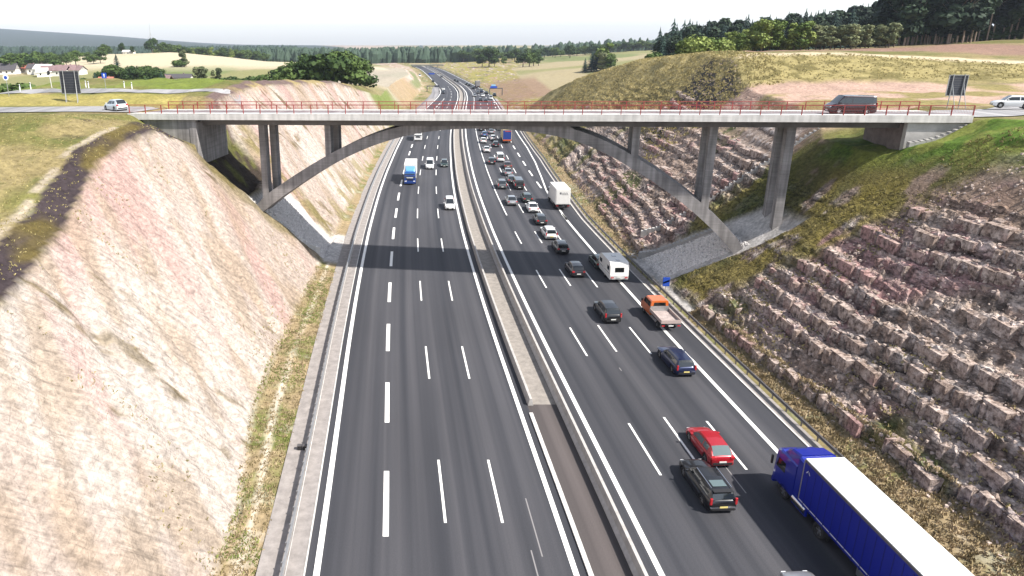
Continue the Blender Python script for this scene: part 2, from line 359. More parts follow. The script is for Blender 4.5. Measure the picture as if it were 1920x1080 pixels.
farr = .55 + .45 * (1 - sstep(84, 92, YY))
dk = YY + .66 * (XX - 30.3) + (fbm(XX * .25, YY * .25, 88, 3) - .5) * 5
knob = sstep(63.0 + .28 * (XX - 30), 66.0 + .28 * (XX - 30), dk) * (1 - sstep(79, 84, YY)) * inseg(10, 12.2) * (1 - sstep(50.5, 52, XX) * (YY < 58))
farr = farr * (1 - .88 * knob)
GZ += rock_r * near * ((.25 + .75 * act) * (1 - .75 * soilz) * t1_ * .95 + t2_ * .55 * (1 - .5 * soilz) + rough * .75) * farr
GZ -= apR * .35
# grass and field unevenness
soft = np.clip(1 - lf - rf - inseg(8, 9), 0, 1)
GZ += rf * sstep(132, 150, YY) * (1 - sstep(260, 300, YY)) * ((fbm(XX * .22, YY * .22, 34, 5) - .5) * 3.2)
GZ += soft * near * ((fbm(XX * .35, YY * .35, 90, 4) - .5) * .7 * (1 - inseg(7, 10) * .6))
GZ += soft * sstep(150, 300, YY) * (1-inseg(7,10)) * (fbm(XX * .02, YY * .02, 91, 4) - .5) * 2.2
# keep the ground under the bridge ends and the country roads level
def flat(x0, x1, y0, y1, z, w=1.5):
    g = sstep(x0 - w, x0, XX) * (1 - sstep(x1, x1 + w, XX)) * sstep(y0 - w, y0, YY) * (1 - sstep(y1, y1 + w, YY))
    return g, z
for (x0, x1, y0, y1, z) in ((-300, -34.5, 78.5, 88, 19.95), (56, 300, 64.0, 74, 20.75)):
    g, z = flat(x0, x1, y0, y1, z, 2.5); GZ = GZ * (1 - g) + z * g
def ground(x, y):
    i = int(np.clip(np.searchsorted(XS, x) - 1, 0, NX - 2)); j = int(np.clip(np.searchsorted(YS, y) - 1, 0, NY - 2))
    u = min(max((x - XS[i]) / (XS[i+1] - XS[i]), 0), 1); v = min(max((y - YS[j]) / (YS[j+1] - YS[j]), 0), 1)
    return float((GZ[j, i]*(1-u)+GZ[j, i+1]*u)*(1-v)+(GZ[j+1, i]*(1-u)+GZ[j+1, i+1]*u)*v)

# colours of the zones (albedo)
def C3(r, g, b): return np.array([r, g, b])[None, None, :]
def mixc(a, b, w): return a * (1 - w[..., None]) + b * w[..., None]
n1 = fbm(XX * .12, YY * .12, 1, 5); n2 = fbm(XX * .5, YY * .5, 2, 4); n3 = fbm(XX * .03, YY * .03, 4, 4); n4 = fbm(XX * 1.6, YY * 1.6, 6, 3)
dry = C3(.36, .29, .14); green = C3(.13, .17, .04); olive = C3(.22, .21, .07); straw = C3(.50, .41, .24); earth = C3(.24, .17, .12); pink = C3(.44, .30, .25)
Cc = np.zeros((NY, NX, 3)) + olive
Cc = mixc(Cc, np.zeros_like(Cc) + dry, sstep(.42, .6, n1)); Cc = mixc(Cc, np.zeros_like(Cc) + green, sstep(.55, .68, n2) * .55)
Z0 = np.zeros_like(Cc)
# fields far away
farw = sstep(190, 330, YY)
fld = mixc(Z0 + C3(.50, .42, .25), Z0 + C3(.34, .33, .14), sstep(.5, .56, fbm(XX * .008, YY * .006, 40, 2)))
fld = mixc(fld, Z0 + C3(.20, .26, .08), sstep(.60, .63, fbm(XX * .012 + 5, YY * .007, 47, 2)) * .8)
Cc = mixc(Cc, fld, farw * (1 - inseg(7, 10) * (YY < 745)))
Cc = mixc(Cc, Z0 + C3(.05, .075, .05), sstep(900, 1300, YY))
# left face
lc = mixc(Z0 + C3(.59, .485, .415), Z0 + C3(.69, .605, .535), sstep(.4, .65, fbm(q * .12, mk * .04, 50, 4)))
lc = mixc(lc, Z0 + C3(.60, .38, .34), sstep(.47, .62, fbm(q * .15 + 3, mk * .04, 51, 5)) * .62)
lc = mixc(lc, Z0 + C3(.47, .36, .26), sstep(.50, .66, fbm(q * .40 + 9, mk * .12, 52, 5)) * .65)
lc = mixc(lc, Z0 + C3(.20, .15, .07), sstep(.60, .70, fbm(mk * .8, q * .22, 53, 4)) * sstep(.50, .60, n1) * .85)
lc = mixc(lc, Z0 + C3(.24, .20, .08), sstep(3.2, .6, (76 + (XX + 26) * .58) - YY + (n2 - .5) * 4) * .7 * (YY < 84))
lc = mixc(lc, Z0 + C3(.36, .30, .14), sstep(.45, .6, n2) * sstep(92, 95, YY) * sstep(6, 1.5, BASE + (n1 - .5) * 5) * .75)
lc = lc * .63
Cc = mixc(Cc * .8, lc, lf)
# bridge corner: dark soil and grass, deck shade painted in, under the left deck end
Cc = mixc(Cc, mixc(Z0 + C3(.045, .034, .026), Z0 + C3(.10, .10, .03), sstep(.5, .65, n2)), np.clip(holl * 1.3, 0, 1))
Cc = mixc(Cc, Z0 + C3(.17, .14, .05), lf * sstep(91.5, 94, YY) * (1 - sstep(96.5, 99.5, YY)) * sstep(.38, .6, n2) * .8)
# dark band and path on the left crest
Cc = mixc(Cc, mixc(Z0 + C3(.055, .042, .045), Z0 + C3(.13, .10, .035), sstep(.58, .74, fbm(YY * .12, XX * .3, 55, 4))), inseg(5, 6, .03) * (1 - sstep(170, 200, YY)) * (YY < 76))
Cc = mixc(Cc, mixc(Z0 + C3(.17, .12, .11), Z0 + C3(.33, .26, .12), sstep(.45, .6, n1)), inseg(5, 6, .08) * (YY >= 91) * (1 - sstep(190, 215, YY)))
Cc = mixc(Cc, Z0 + C3(.50, .42, .33), inseg(4.88, 4.98, .03) * (YY < 66) * sstep(.25, .4, n2) * .8)
Cc = mixc(Cc, Z0 + C3(.10, .07, .05), inseg(4.3, 4.8, .1) * sstep(58, 62, YY) * (1 - sstep(70, 72, YY)) * sstep(.5, .62, n2) * .8)
# green bank behind the roundabout
Cc = mixc(Cc, Z0 + C3(.17, .22, .04), sstep(100, 102, YY) * (1 - sstep(125, 135, YY)) * (XX < -34) * (XX > -80) * sstep(.38, .5, fbm(XX * .07 + 3, YY * .03, 57, 3)) * .9)
Cc = mixc(Cc, Z0 + C3(.40, .34, .10), sstep(87, 89, YY) * (1 - sstep(97, 99, YY)) * (XX < -34) * .7)
# banks left of the road beyond the cutting
Cc = mixc(Cc, Z0 + C3(.14, .19, .04), lf * sstep(205, 225, YY) * (1 - sstep(255, 290, YY)) * .9)
Cc = mixc(Cc, Z0 + C3(.27, .20, .11), lf * sstep(265, 290, YY) * (1 - sstep(350, 380, YY)) * .8)
Cc = mixc(Cc, Z0 + C3(.12, .15, .05), inseg(6.3, 6.8) * sstep(350, 380, YY) * (1 - sstep(520, 600, YY)) * .8)
Cc = mixc(Cc, Z0 + C3(.44, .39, .32), inseg(4, 6) * sstep(250, 290, YY) * (1 - sstep(560, 640, YY)) * .8)
Cc = mixc(Cc, Z0 + C3(.66, .57, .40), (inseg(1.5, 5) * sstep(420, 520, YY) * (1 - sstep(760, 860, YY))) * .8)
# right face
rc = mixc(Z0 + C3(.33, .245, .195), Z0 + C3(.56, .46, .40), sstep(.42, .6, n4 * .6 + n2 * .4))
rc = mixc(rc, Z0 + C3(.50, .28, .28), sstep(.56, .66, fbm(XX * .10 + 7, YY * .07, 60, 4)) * .7)
rc = mixc(rc, Z0 + C3(.09, .07, .06), sstep(.60, .70, fbm(XX * 1.1 + 3, YY * 1.1, 62, 4)) * .8)
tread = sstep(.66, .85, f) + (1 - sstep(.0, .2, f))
rc = mixc(rc, Z0 + C3(.10, .072, .060), sstep(.06, .22, f) * (1 - sstep(.34, .46, f)) * act * (1 - soilz) * sstep(.25, .5, n4) * .85)  # dark rubble at each ledge foot, with crevice shade painted in
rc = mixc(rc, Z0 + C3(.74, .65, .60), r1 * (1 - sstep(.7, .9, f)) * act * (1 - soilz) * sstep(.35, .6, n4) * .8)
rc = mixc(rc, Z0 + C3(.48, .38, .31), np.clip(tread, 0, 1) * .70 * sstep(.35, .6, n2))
rc = mixc(rc, Z0 + C3(.30, .21, .15), soilz * .8 * sstep(.3, .5, n4))
rc = mixc(rc, Z0 + C3(.62, .50, .46), sstep(.55, .7, fbm(XX * .25, YY * .12, 79, 3)) * sstep(46, 40, XX) * .4)
grn = sstep(.58, .67, fbm(XX * .12 + 30, YY * .10, 63, 4) + .05 * sstep(56, 66, YY) * (1 - sstep(76, 80, YY)) + .12 * (1 - sstep(53, 50, XX) )* 0)
rc = mixc(rc, mixc(Z0 + C3(.10, .13, .03), Z0 + C3(.22, .20, .05), sstep(.4, .6, n2)), grn * .8)
rc = mixc(rc, mixc(Z0 + C3(.13, .13, .03), Z0 + C3(.27, .22, .05), sstep(.4, .6, n1)), knob * .9 * sstep(.30, .44, n2))
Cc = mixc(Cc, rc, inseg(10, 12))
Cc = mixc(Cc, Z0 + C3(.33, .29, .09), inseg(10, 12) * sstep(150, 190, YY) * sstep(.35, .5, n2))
Cc = mixc(Cc, mixc(Z0 + C3(.12, .20, .03), Z0 + C3(.24, .27, .06), sstep(.45, .6, n2)), inseg(11.8, 13.3, .15) * sstep(48, 54, YY) * (1 - sstep(74, 78, YY)))
# benches and crest on the right beyond the bridge
ben = sstep(11.85, 12.1, SEG) * sstep(79, 83, YY) * (1 - sstep(108, 114, YY + (n1 - .5) * 6))
Cc = mixc(Cc, mixc(Z0 + C3(.52, .36, .28), Z0 + C3(.30, .25, .10), sstep(.46, .58, n1)), ben * (XX < 112))
Cc = mixc(Cc, Z0 + C3(.48, .33, .26), sstep(11.6, 11.8, SEG) * (XX < 80) * sstep(104, 107, YY) * (1 - sstep(112, 115, YY)))
Cc = mixc(Cc, mixc(Z0 + C3(.36, .30, .13), Z0 + C3(.19, .16, .06), sstep(.5, .62, n2)), sstep(11.3, 11.9, SEG) * (SEG < 15) * sstep(111, 115, YY) * (1 - sstep(128, 131, YY)))
Cc = mixc(Cc, Z0 + C3(.60, .50, .34), sstep(11.9, 12.2, SEG) * sstep(128.5, 130, YY) * (1 - sstep(134, 138, YY)))
Cc = mixc(Cc, mixc(Z0 + C3(.48, .39, .18), Z0 + C3(.27, .22, .09), sstep(.40, .62, .5 * fbm(XX * .25, YY * .18, 66, 5) + .5 * n4)), inseg(11, 12.2) * sstep(128, 134, YY) * (1 - sstep(235, 260, YY)))
Cc = mixc(Cc, Z0 + C3(.30, .19, .14), (SEG > 13.2) * (SEG < 16) * sstep(140, 150, YY) * (1 - sstep(185, 205, YY)) * sstep(.42, .56, n3))
Cc = mixc(Cc, Z0 + C3(.30, .19, .13), inseg(9.5, 12.3) * sstep(285, 310, YY) * (1 - sstep(400, 460, YY)) * .8)
Cc = mixc(Cc, Z0 + C3(.055, .05, .05), inseg(11.0, 11.95) * sstep(112, 118, YY + (XX-50)*.6) * (1 - sstep(132, 138, YY - (XX - 50) * .8)) * sstep(.30, .48, n2 * .6 + n1 * .4))
Cc = mixc(Cc, Z0 + C3(.50, .36, .28), inseg(10.8, 11.9) * sstep(96, 100, YY) * (1 - sstep(110, 116, YY + (XX-50)*.6)) * sstep(.4, .5, n2) * .6)
# verges
vg = mixc(Z0 + C3(.36, .275, .16), Z0 + C3(.16, .175, .05), sstep(.45, .60, n1 * .5 + n2 * .5))
vg = mixc(vg, Z0 + C3(.55, .48, .38), sstep(.62, .7, n2) * .5)
Cc = mixc(Cc, vg, np.clip(inseg(7, 8) + inseg(9, 10), 0, 1))
Cc = mixc(Cc, Z0 + C3(.62, .55, .44), inseg(7.32, 7.48, .05) * sstep(.42, .5, fbm(YY * .05, XX * .02, 70, 2)) * (YY < 82))
# aprons
grv = mixc(Z0 + C3(.52, .49, .465), Z0 + C3(.80, .76, .72), n4)
grv = mixc(grv, grv * .9, (XX < 0) * 1.0)
Cc = mixc(Cc, grv, np.clip(apL + apR + inseg(7, 8) * sstep(81.5, 83, YY) * (1 - sstep(94, 96, YY)) + apRt, 0, 1))
Cc = mixc(Cc * .74, Cc, np.clip(lf, 0, 1))
Cc = np.clip(Cc, .012, .8)
rockw = np.clip(lf * (1 - apL) * .55 + rock_r, 0, 1) * near
faces = np.arange(NY * NX).reshape(NY, NX)
fa = np.stack([faces[:-1, :-1], faces[:-1, 1:], faces[1:, 1:], faces[1:, :-1]], -1).reshape(-1, 4)
me = bpy.data.meshes.new('ground')
me.vertices.add(NX * NY); me.vertices.foreach_set('co', np.stack([XX, YY, GZ], -1).reshape(-1))
me.loops.add(fa.size); me.loops.foreach_set('vertex_index', fa.reshape(-1))
me.polygons.add(len(fa)); me.polygons.foreach_set('loop_start', np.arange(0, fa.size, 4)); me.polygons.foreach_set('loop_total', np.full(len(fa), 4))
me.update(calc_edges=True)
me.polygons.foreach_set('use_smooth', ((rock_r * near)[:-1, :-1].reshape(-1) < .5))
ca = me.color_attributes.new('zone', 'FLOAT_COLOR', 'POINT')
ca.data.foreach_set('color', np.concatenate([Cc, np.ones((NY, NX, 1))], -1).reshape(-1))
cb = me.color_attributes.new('relief', 'FLOAT_COLOR', 'POINT')
grs = np.clip(1 - rockw - inseg(8, 9) - apL - apR, 0, 1) * near
cb.data.foreach_set('color', np.stack([rockw, lf * (1 - apL) * near, grs, np.ones_like(rockw)], -1).reshape(-1))
def ground_material():
    m = bpy.data.materials.new('ground'); m.use_nodes = True; n = m.node_tree; L = n.links; b = n.nodes['Principled BSDF']
    b.inputs['Roughness'].default_value = .95; b.inputs['Specular IOR Level'].default_value = .15
    A = n.nodes.new('ShaderNodeVertexColor'); A.layer_name = 'zone'
    B = n.nodes.new('ShaderNodeVertexColor'); B.layer_name = 'relief'
    sp = n.nodes.new('ShaderNodeSeparateColor'); L.new(B.outputs[0], sp.inputs[0])
    tc = n.nodes.new('ShaderNodeTexCoord')
    def noise(scale, detail=5, vec=None, rough=.6):
        t = n.nodes.new('ShaderNodeTexNoise'); t.inputs['Scale'].default_value = scale; t.inputs['Detail'].default_value = detail; t.inputs['Roughness'].default_value = rough
        L.new(vec or tc.outputs['Object'], t.inputs['Vector']); return t.outputs[0]
    def rng_(v, a, b_, c, d):
        r = n.nodes.new('ShaderNodeMapRange'); L.new(v, r.inputs[0])
        for i, k in enumerate((a, b_, c, d)): r.inputs[i + 1].default_value = k
        return r.outputs[0]
    def math_(op, a, b_):
        x = n.nodes.new('ShaderNodeMath'); x.operation = op
        for i, k in enumerate((a, b_)):
            if isinstance(k, (int, float)): x.inputs[i].default_value = k
            else: L.new(k, x.inputs[i])
        return x.outputs[0]
    xyz = n.nodes.new('ShaderNodeSeparateXYZ'); L.new(tc.outputs['Object'], xyz.inputs[0])
    mk_ = math_('SUBTRACT', xyz.outputs[1], math_('MULTIPLY', xyz.outputs[0], .70))
    qq = math_('ADD', xyz.outputs[1], math_('MULTIPLY', xyz.outputs[0], 1.15))
    cv = n.nodes.new('ShaderNodeCombineXYZ'); L.new(math_('MULTIPLY', mk_, 3.6), cv.inputs[0]); L.new(math_('MULTIPLY', qq, .22), cv.inputs[1])
    marks = noise(1.0, 4, cv.outputs[0], .55)
    cv2 = n.nodes.new('ShaderNodeCombineXYZ'); L.new(math_('MULTIPLY', qq, .7), cv2.inputs[0]); L.new(math_('MULTIPLY', mk_, .07), cv2.inputs[1])
    bands = noise(1.0, 5, cv2.outputs[0], .65)
    fine = noise(2.4, 6, rough=.7); mid = noise(.45, 5)
    vor = n.nodes.new('ShaderNodeTexVoronoi'); vor.feature = 'DISTANCE_TO_EDGE'; vor.inputs['Scale'].default_value = 1.35
    wv = n.nodes.new('ShaderNodeVectorMath'); wv.operation = 'MULTIPLY_ADD'; L.new(tc.outputs['Object'], wv.inputs[0]); wv.inputs[1].default_value = (1, .8, 2.2)
    nv = n.nodes.new('ShaderNodeTexNoise'); nv.inputs['Scale'].default_value = 1.2; L.new(tc.outputs['Object'], nv.inputs['Vector']); L.new(nv.outputs[1], wv.inputs[2]); L.new(wv.outputs[0], vor.inputs['Vector'])
    crack = rng_(vor.outputs[0], 0.0, .12, .45, 1.0)
    v = math_('MULTIPLY', rng_(fine, .3, .7, .62, 1.38), rng_(mid, .3, .7, .85, 1.15))
    # rock: strong speckle and cracks on the right, marks and bands on the left
    crv = noise(1.5, 7, wv.outputs[0], .72)
    rk = math_('MULTIPLY', rng_(fine, .38, .62, .62, 1.38), rng_(crv, .38, .54, .38, 1.12))
    rk = math_('MULTIPLY', rk, rng_(crack, .45, 1.0, .80, 1.0))
    lfm = math_('MULTIPLY', rng_(marks, .33, .56, .79, 1.06), rng_(bands, .34, .62, .88, 1.08))
    lfm = math_('MULTIPLY', lfm, rng_(fine, .36, .62, .66, 1.16))
    mx = n.nodes.new('ShaderNodeMix'); L.new(sp.outputs[0], mx.inputs[0]); L.new(v, mx.inputs[2]); L.new(rk, mx.inputs[3])
    mx2 = n.nodes.new('ShaderNodeMix'); L.new(sp.outputs[1], mx2.inputs[0]); L.new(mx.outputs[0], mx2.inputs[2]); L.new(lfm, mx2.inputs[3])
    mc = n.nodes.new('ShaderNodeMix'); mc.data_type = 'RGBA'; mc.blend_type = 'MULTIPLY'; mc.inputs[0].default_value = 1
    L.new(A.outputs[0], mc.inputs[6]); L.new(mx2.outputs[0], mc.inputs[7]); L.new(mc.outputs[2], b.inputs['Base Color'])
    bh = math_('ADD', math_('MULTIPLY', fine, .5), math_('MULTIPLY', math_('MULTIPLY', crack, sp.outputs[0]), .5))
    bh = math_('ADD', bh, math_('MULTIPLY', math_('MULTIPLY', marks, sp.outputs[1]), .8))
    bp = n.nodes.new('ShaderNodeBump'); bp.inputs['Distance'].default_value = .22; bp.inputs['Strength'].default_value = .8
    L.new(bh, bp.inputs['Height']); L.new(bp.outputs[0], b.inputs['Normal'])
    return m
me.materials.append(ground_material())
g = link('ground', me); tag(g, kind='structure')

# ------------------------------------------------------------------ motorway
def strip(mb, f0, f1, y0, y1, z, dy=2.0, mi=0, nx=1):
    ys = list(np.arange(y0, y1, dy)) + [y1]
    rows = []
    for y in ys:
        a, b_ = float(f0(y)), float(f1(y)); rows.append([(a + (b_-a)*i/nx, y, z) for i in range(nx + 1)])
    o = []
    for r in rows: o += r
    w = nx + 1
    mb.add(o, [(j*w+i, j*w+i+1, (j+1)*w+i+1, (j+1)*w+i) for j in range(len(rows)-1) for i in range(nx)], mi)
def asphalt(name, base):
    m = bpy.data.materials.new(name); m.use_nodes = True; n = m.node_tree; L = n.links; b = n.nodes['Principled BSDF']
    b.inputs['Roughness'].default_value = .72; b.inputs['Specular IOR Level'].default_value = .35
    uv = n.nodes.new('ShaderNodeUVMap'); uv.uv_map = 'lane'
    s = n.nodes.new('ShaderNodeSeparateXYZ'); L.new(uv.outputs[0], s.inputs[0])
    def nz(sx, sy, det=3):
        c = n.nodes.new('ShaderNodeVectorMath'); c.operation = 'MULTIPLY'; c.inputs[1].default_value = (sx, sy, 1); L.new(uv.outputs[0], c.inputs[0])
        t = n.nodes.new('ShaderNodeTexNoise'); t.inputs['Scale'].default_value = 1; t.inputs['Detail'].default_value = det; L.new(c.outputs[0], t.inputs['Vector']); return t.outputs[0]
    def mr(v, a, b_, c, d):
        r = n.nodes.new('ShaderNodeMapRange'); L.new(v, r.inputs[0])
        for i, k in enumerate((a, b_, c, d)): r.inputs[i + 1].default_value = k
        return r.outputs[0]
    streak = mr(nz(.75, .006, 2), .34, .66, 0, 1); fine = mr(nz(5, .03, 3), .3, .7, .93, 1.07); grain = mr(nz(14, 14, 2), .3, .7, .86, 1.14); patch = mr(nz(.12, .035, 3), .35, .65, .9, 1.1)
    r = n.nodes.new('ShaderNodeValToRGB'); L.new(streak, r.inputs[0])
    r.color_ramp.elements[0].color = (*[k*.74 for k in base[0]], 1); r.color_ramp.elements[1].color = (*base[1], 1)
    x = n.nodes.new('ShaderNodeMath'); x.operation = 'MULTIPLY'; L.new(fine, x.inputs[0]); L.new(grain, x.inputs[1])
    x2 = n.nodes.new('ShaderNodeMath'); x2.operation = 'MULTIPLY'; L.new(x.outputs[0], x2.inputs[0]); L.new(patch, x2.inputs[1])
    mc = n.nodes.new('ShaderNodeMix'); mc.data_type = 'RGBA'; mc.blend_type = 'MULTIPLY'; mc.inputs[0].default_value = 1
    L.new(r.outputs[0], mc.inputs[6]); L.new(x2.outputs[0], mc.inputs[7]); L.new(mc.outputs[2], b.inputs['Base Color'])
    return m
M['asphalt'] = asphalt('motorway_asphalt', ((.038, .040, .049), (.067, .066, .073)))
M['asphalt2'] = asphalt('grey_asphalt', ((.20, .19, .20), (.26, .25, .25)))
M['asphalt3'] = asphalt('median_asphalt', ((.075, .064, .062), (.10, .085, .082)))
def lane_uv(me):
    uv = me.uv_layers.new(name='lane'); n = len(me.loops); vi = np.zeros(n, np.int32); me.loops.foreach_get('vertex_index', vi)
    co = np.zeros(len(me.vertices) * 3); me.vertices.foreach_get('co', co); co = co.reshape(-1, 3)
    u = co[:, 0] - c_(co[:, 1]); uv.data.foreach_set('uv', np.stack([u[vi], co[vi, 1]], -1).reshape(-1))
YE = 735
def carriage(name, f0, f1, z=0.0, m='asphalt', y0=-30, y1=YE):
    b = MB(); strip(b, f0, f1, y0, y1, z, 2.0, nx=1); me = b.mesh(name, M[m]); lane_uv(me); o = link(name, me); tag(o, kind='structure'); return o
def off(k): return lambda y: float(c_(y)) + k
Lw = lambda k: (lambda y: float(c_(y)) - float(lw(y)) + k)
Re = lambda k: (lambda y: float(c_(y)) + float(redge(y)) + k)
carriage('road', Lw(-.62), off(.75)).name = 'left_carriageway'
carriage('road', off(3.7), Re(0.)).name = 'right_carriageway'
carriage('median_strip', off(.75), off(3.7), -.012, 'asphalt3', -30, 47.4)
M['gravel_tan'] = mat('median_gravel', (.25, .225, .20), .95, noise=(1.6, .25), bump=(9, .5, .02))
mb = MB(); strip(mb, off(.75), off(3.7), 47.4, YE, -.012, 2.0); tag(mb.build('median_strip', M['gravel_tan']), kind='structure')
# exit ramp surface on the left beyond the bridge
mb = MB(); strip(mb, lambda y: float(np.interp(y, [225, 290, 380, 430], [-7.5, -2.5, 5.0, 9.0])), Lw(-.5), 225, 430, .012, 3.0)
me_ = mb.mesh('exit_ramp', M['asphalt2']); lane_uv(me_); tag(link('exit_ramp', me_), kind='structure')
# concrete shoulders with the drainage gutter
mb = MB()
for (a, b_, z) in ((-3.35, -.62, .02),): strip(mb, Lw(a), Lw(b_), -30, 330, z, 2.0)
strip(mb, Re(0.), Re(1.05), -30, 330, .02, 2.0)
tag(mb.build('concrete_shoulder', mat('shoulder_concrete', (.27, .245, .23), .9, noise=(1.4, .25), bump=(12, .3, .01))), kind='structure')
mb = MB()
for (a, b_) in ((-.72, -.62), (-1.75, -1.70)): strip(mb, Lw(a), Lw(b_), 20, 330, .05, 2.0)
strip(mb, Re(-.02), Re(.12), 20, 330, .05, 2.0)
tag(mb.build('kerb_stones', M['concrete_light']), kind='structure')
# markings
mk = MB(); zm = .006
def line(f, w, y0, y1, dy=2.0): strip(mk, lambda y: f(y) - w/2, lambda y: f(y) + w/2, y0, y1, zm, dy)
line(Lw(0), .36, 20, 700); line(off(0), .32, 20, 700)
line(off(4.72), .34, 20, 700)
line(off(17.5), .34, 20, 108); line(lambda y: float(c_(y)) + float(np.interp(y, [104, 112, 125, 140, 156, 178, 210, 300, 400, 700], [17.5, 17.7, 18.0, 19.2, 20.2, 20.9, 20.9, 18.5, 14.5, 10])), .30, 104, 700)
line(off(8.05), .2, 107, 470)
def dashes(f, w, first, period, length, y1):
    y = first
    while y < y1:
        strip(mk, lambda t: f(t) - w/2, lambda t: f(t) + w/2, y, y + length, zm, 2.0); y += period
dashes(Lw(3.8), .36, 32.6 - 12.15*1, 12.15, 6.2, 330)
dashes(off(-6.95), .17, 33.7 - 17.8, 17.85, 6.3, 330); dashes(off(-3.45), .17, 33.7 - 17.8, 17.85, 6.3, 420)
dashes(off(8.05), .17, 38.4 - 17.6, 17.55, 6.3, 106)
dashes(off(11.1), .17, 39.8 - 17.6, 17.3, 6.0, 420); dashes(off(14.2), .17, 39.0 - 17.4, 17.35, 6.0, 420)
dashes(off(17.4), .34, 128, 12, 6, 330)
tag(mk.build('lane_markings', M['paint_white']), kind='structure')
# old ghost markings, thin and worn
mk = MB()
for (o_, a, b_) in ((-1.6, 31, 36), (1.05-3.2, 29, 31.5), (12.9, 36.5, 40), (10.3, 53, 53.6)):
    strip(mk, off(o_ - .04), off(o_ + .04), a, b_, .005, 1.0)
tag(mk.build('worn_markings', mat('worn_paint', (.22, .21, .21), .7)), kind='structure')
# patchy new asphalt band beside the gravel apron is left out; barrier things follow
def barrier(name, label, f, prof, y0, y1, m, dy=2.0, cat='barrier', z=0.0):
    b = MB(); pts = [(f(y), y, z) for y in list(np.arange(y0, y1, dy)) + [y1]]; b.sweep(pts, prof); o = b.build(name, m); tag(o, label, cat); return o
NJ = [(-.33, 0), (-.33, .08), (-.15, .33), (-.10, .88), (.10, .88), (.15, .33), (.33, .08), (.33, 0)]
barrier('concrete_barrier', 'pale concrete safety barrier along the right side of the central reservation', off(3.45), NJ, 20, 700, M['barrier'])
barrier('concrete_barrier', 'low concrete wall along the left side of the gravel strip between the carriageways', off(1.0), [(-.22, 0), (-.12, .5), (-.10, .62), (.10, .62), (.12, .5), (.22, 0)], 47.2, 700, M['barrier'])
b_ = MB(); strip(b_, off(.62), off(.86), 20, 46.6, .10, 2.0); strip(b_, off(.86), off(.862), 20, 46.6, .0, 2.0)
kb = MB(); kb.sweep([(off(.78)(y), y, 0) for y in np.arange(20, 47.5, 2)], [(-.14, -.01), (-.14, .11), (.14, .11), (.14, -.01)]); tag(kb.build('median_kerb', M['concrete_light']), kind='structure')
WB = [(-.04, .42), (.03, .47), (-.03, .54), (-.03, .60), (.03, .67), (-.04, .74), (-.08, .74), (-.01, .67), (-.07, .60), (-.07, .54), (-.01, .47), (-.08, .42)]
def guardrail(label, f, y0, y1, m, side, sp=2.0, both=False):
    t = thing('guardrail', label, 'guardrail', (f(y0), y0, 0))
    o = Vector((f(y0), y0, 0)); ys = list(np.arange(y0, y1, 2.0)) + [y1]
    b = MB(); b.sweep([(f(y) - o.x, y - o.y, 0) for y in ys], [(a * side, z) for (a, z) in WB]); 
    b.sweep([(f(y) - o.x - side * .0, y - o.y, 0) for y in ys], [(-.09, .72), (-.09, .77), (.03, .77), (.03, .72)])
    b.build('rail', m, t)
    ps = list(np.arange(y0 + .3, y1, sp)); pm = MB(); pm.box((0, 0, .36), (.10, .07, .76)); pmesh = pm.mesh('post', m)
    rest = MB()
    for i, y in enumerate(ps):
        if i < 96: p = link('post', pmesh, t); p.location = (f(y) - o.x - side * .14, y - o.y, 0)
        else: rest.box((f(y) - o.x - side * .14, y - o.y, .36), (.10, .07, .76))
    if rest.v: tag(rest.build('posts', m, t), kind='stuff')
    return t
guardrail('pale steel guardrail along the left edge of the left carriageway', Lw(-1.75), 22, 250, M['steel'], 1, 1.5)
guardrail('dark steel guardrail along the right edge of the right carriageway below the rock face', Re(1.0), 22, 260, M['steel_dark'], -1, 2.0)

# ------------------------------------------------------------------ bridge
BA = Vector((-34.3, 78.1, 0)); BU = Vector((.991, -.1335, 0)).normalized(); BN = Vector((-BU.y, BU.x, 0))
BL = 90.0
BC = Vector((.1925, .981, 0)).normalized()      # direction across the piers and the arch
def deckz(s): return 20.05 + .0122 * s          # top of the near kerb
def BP(s, o, z): return BA + BU * s + BN * o + Vector((0, 0, z))
def BPC(s, o, z): return BA + BU * s + BC * o + Vector((0, 0, z))
bridge = thing('road_bridge', 'grey concrete arch bridge with red railings crossing over the motorway', 'bridge', tuple(BP(0, 0, 0)))
def bb(mb, s0, s1, o0, o1, z0a, z1a, z0b=None, z1b=None, mi=0, skew=False):
    """box in bridge coordinates; z may differ at the two ends"""
    z0b = z0a if z0b is None else z0b; z1b = z1a if z1b is None else z1b
    BP = BPC if skew else globals()['BP']
    P = [BP(s0,o0,z0a)-BA, BP(s1,o0,z0b)-BA, BP(s1,o1,z0b)-BA, BP(s0,o1,z0a)-BA, BP(s0,o0,z1a)-BA, BP(s1,o0,z1b)-BA, BP(s1,o1,z1b)-BA, BP(s0,o1,z1a)-BA]
    mb.add(P, [(0,3,2,1),(4,5,6,7),(0,1,5,4),(1,2,6,5),(2,3,7,6),(3,0,4,7)], mi)
FALL = .45                                       # the deck falls to the far side
def dz(s, o): return deckz(s) - FALL * o / 9.5
def slab(mb, s0, s1, o0, o1, t0, t1, n=1, mi=0):
    """slab following the cross fall: t0, t1 below/above the deck surface"""
    P = []
    for s in (s0, s1):
        for o, t in ((o0, t0), (o1, t0), (o1, t1), (o0, t1)): P.append(BP(s, o, dz(s, o) + t) - BA)
    mb.add(P, [(0,1,2,3),(7,6,5,4),(0,4,5,1),(1,5,6,2),(2,6,7,3),(3,7,4,0)], mi)
b = MB(); slab(b, -.2, BL, .25, 9.25, -.62, -.12); b.build('deck', M['concrete'], bridge)
b = MB(); slab(b, -.2, BL, 0, .25, -.72, 0.0); slab(b, -.2, BL, .253, 1.9, -.118, 0.0); b.build('parapet_kerb', M['concrete_light'], bridge)
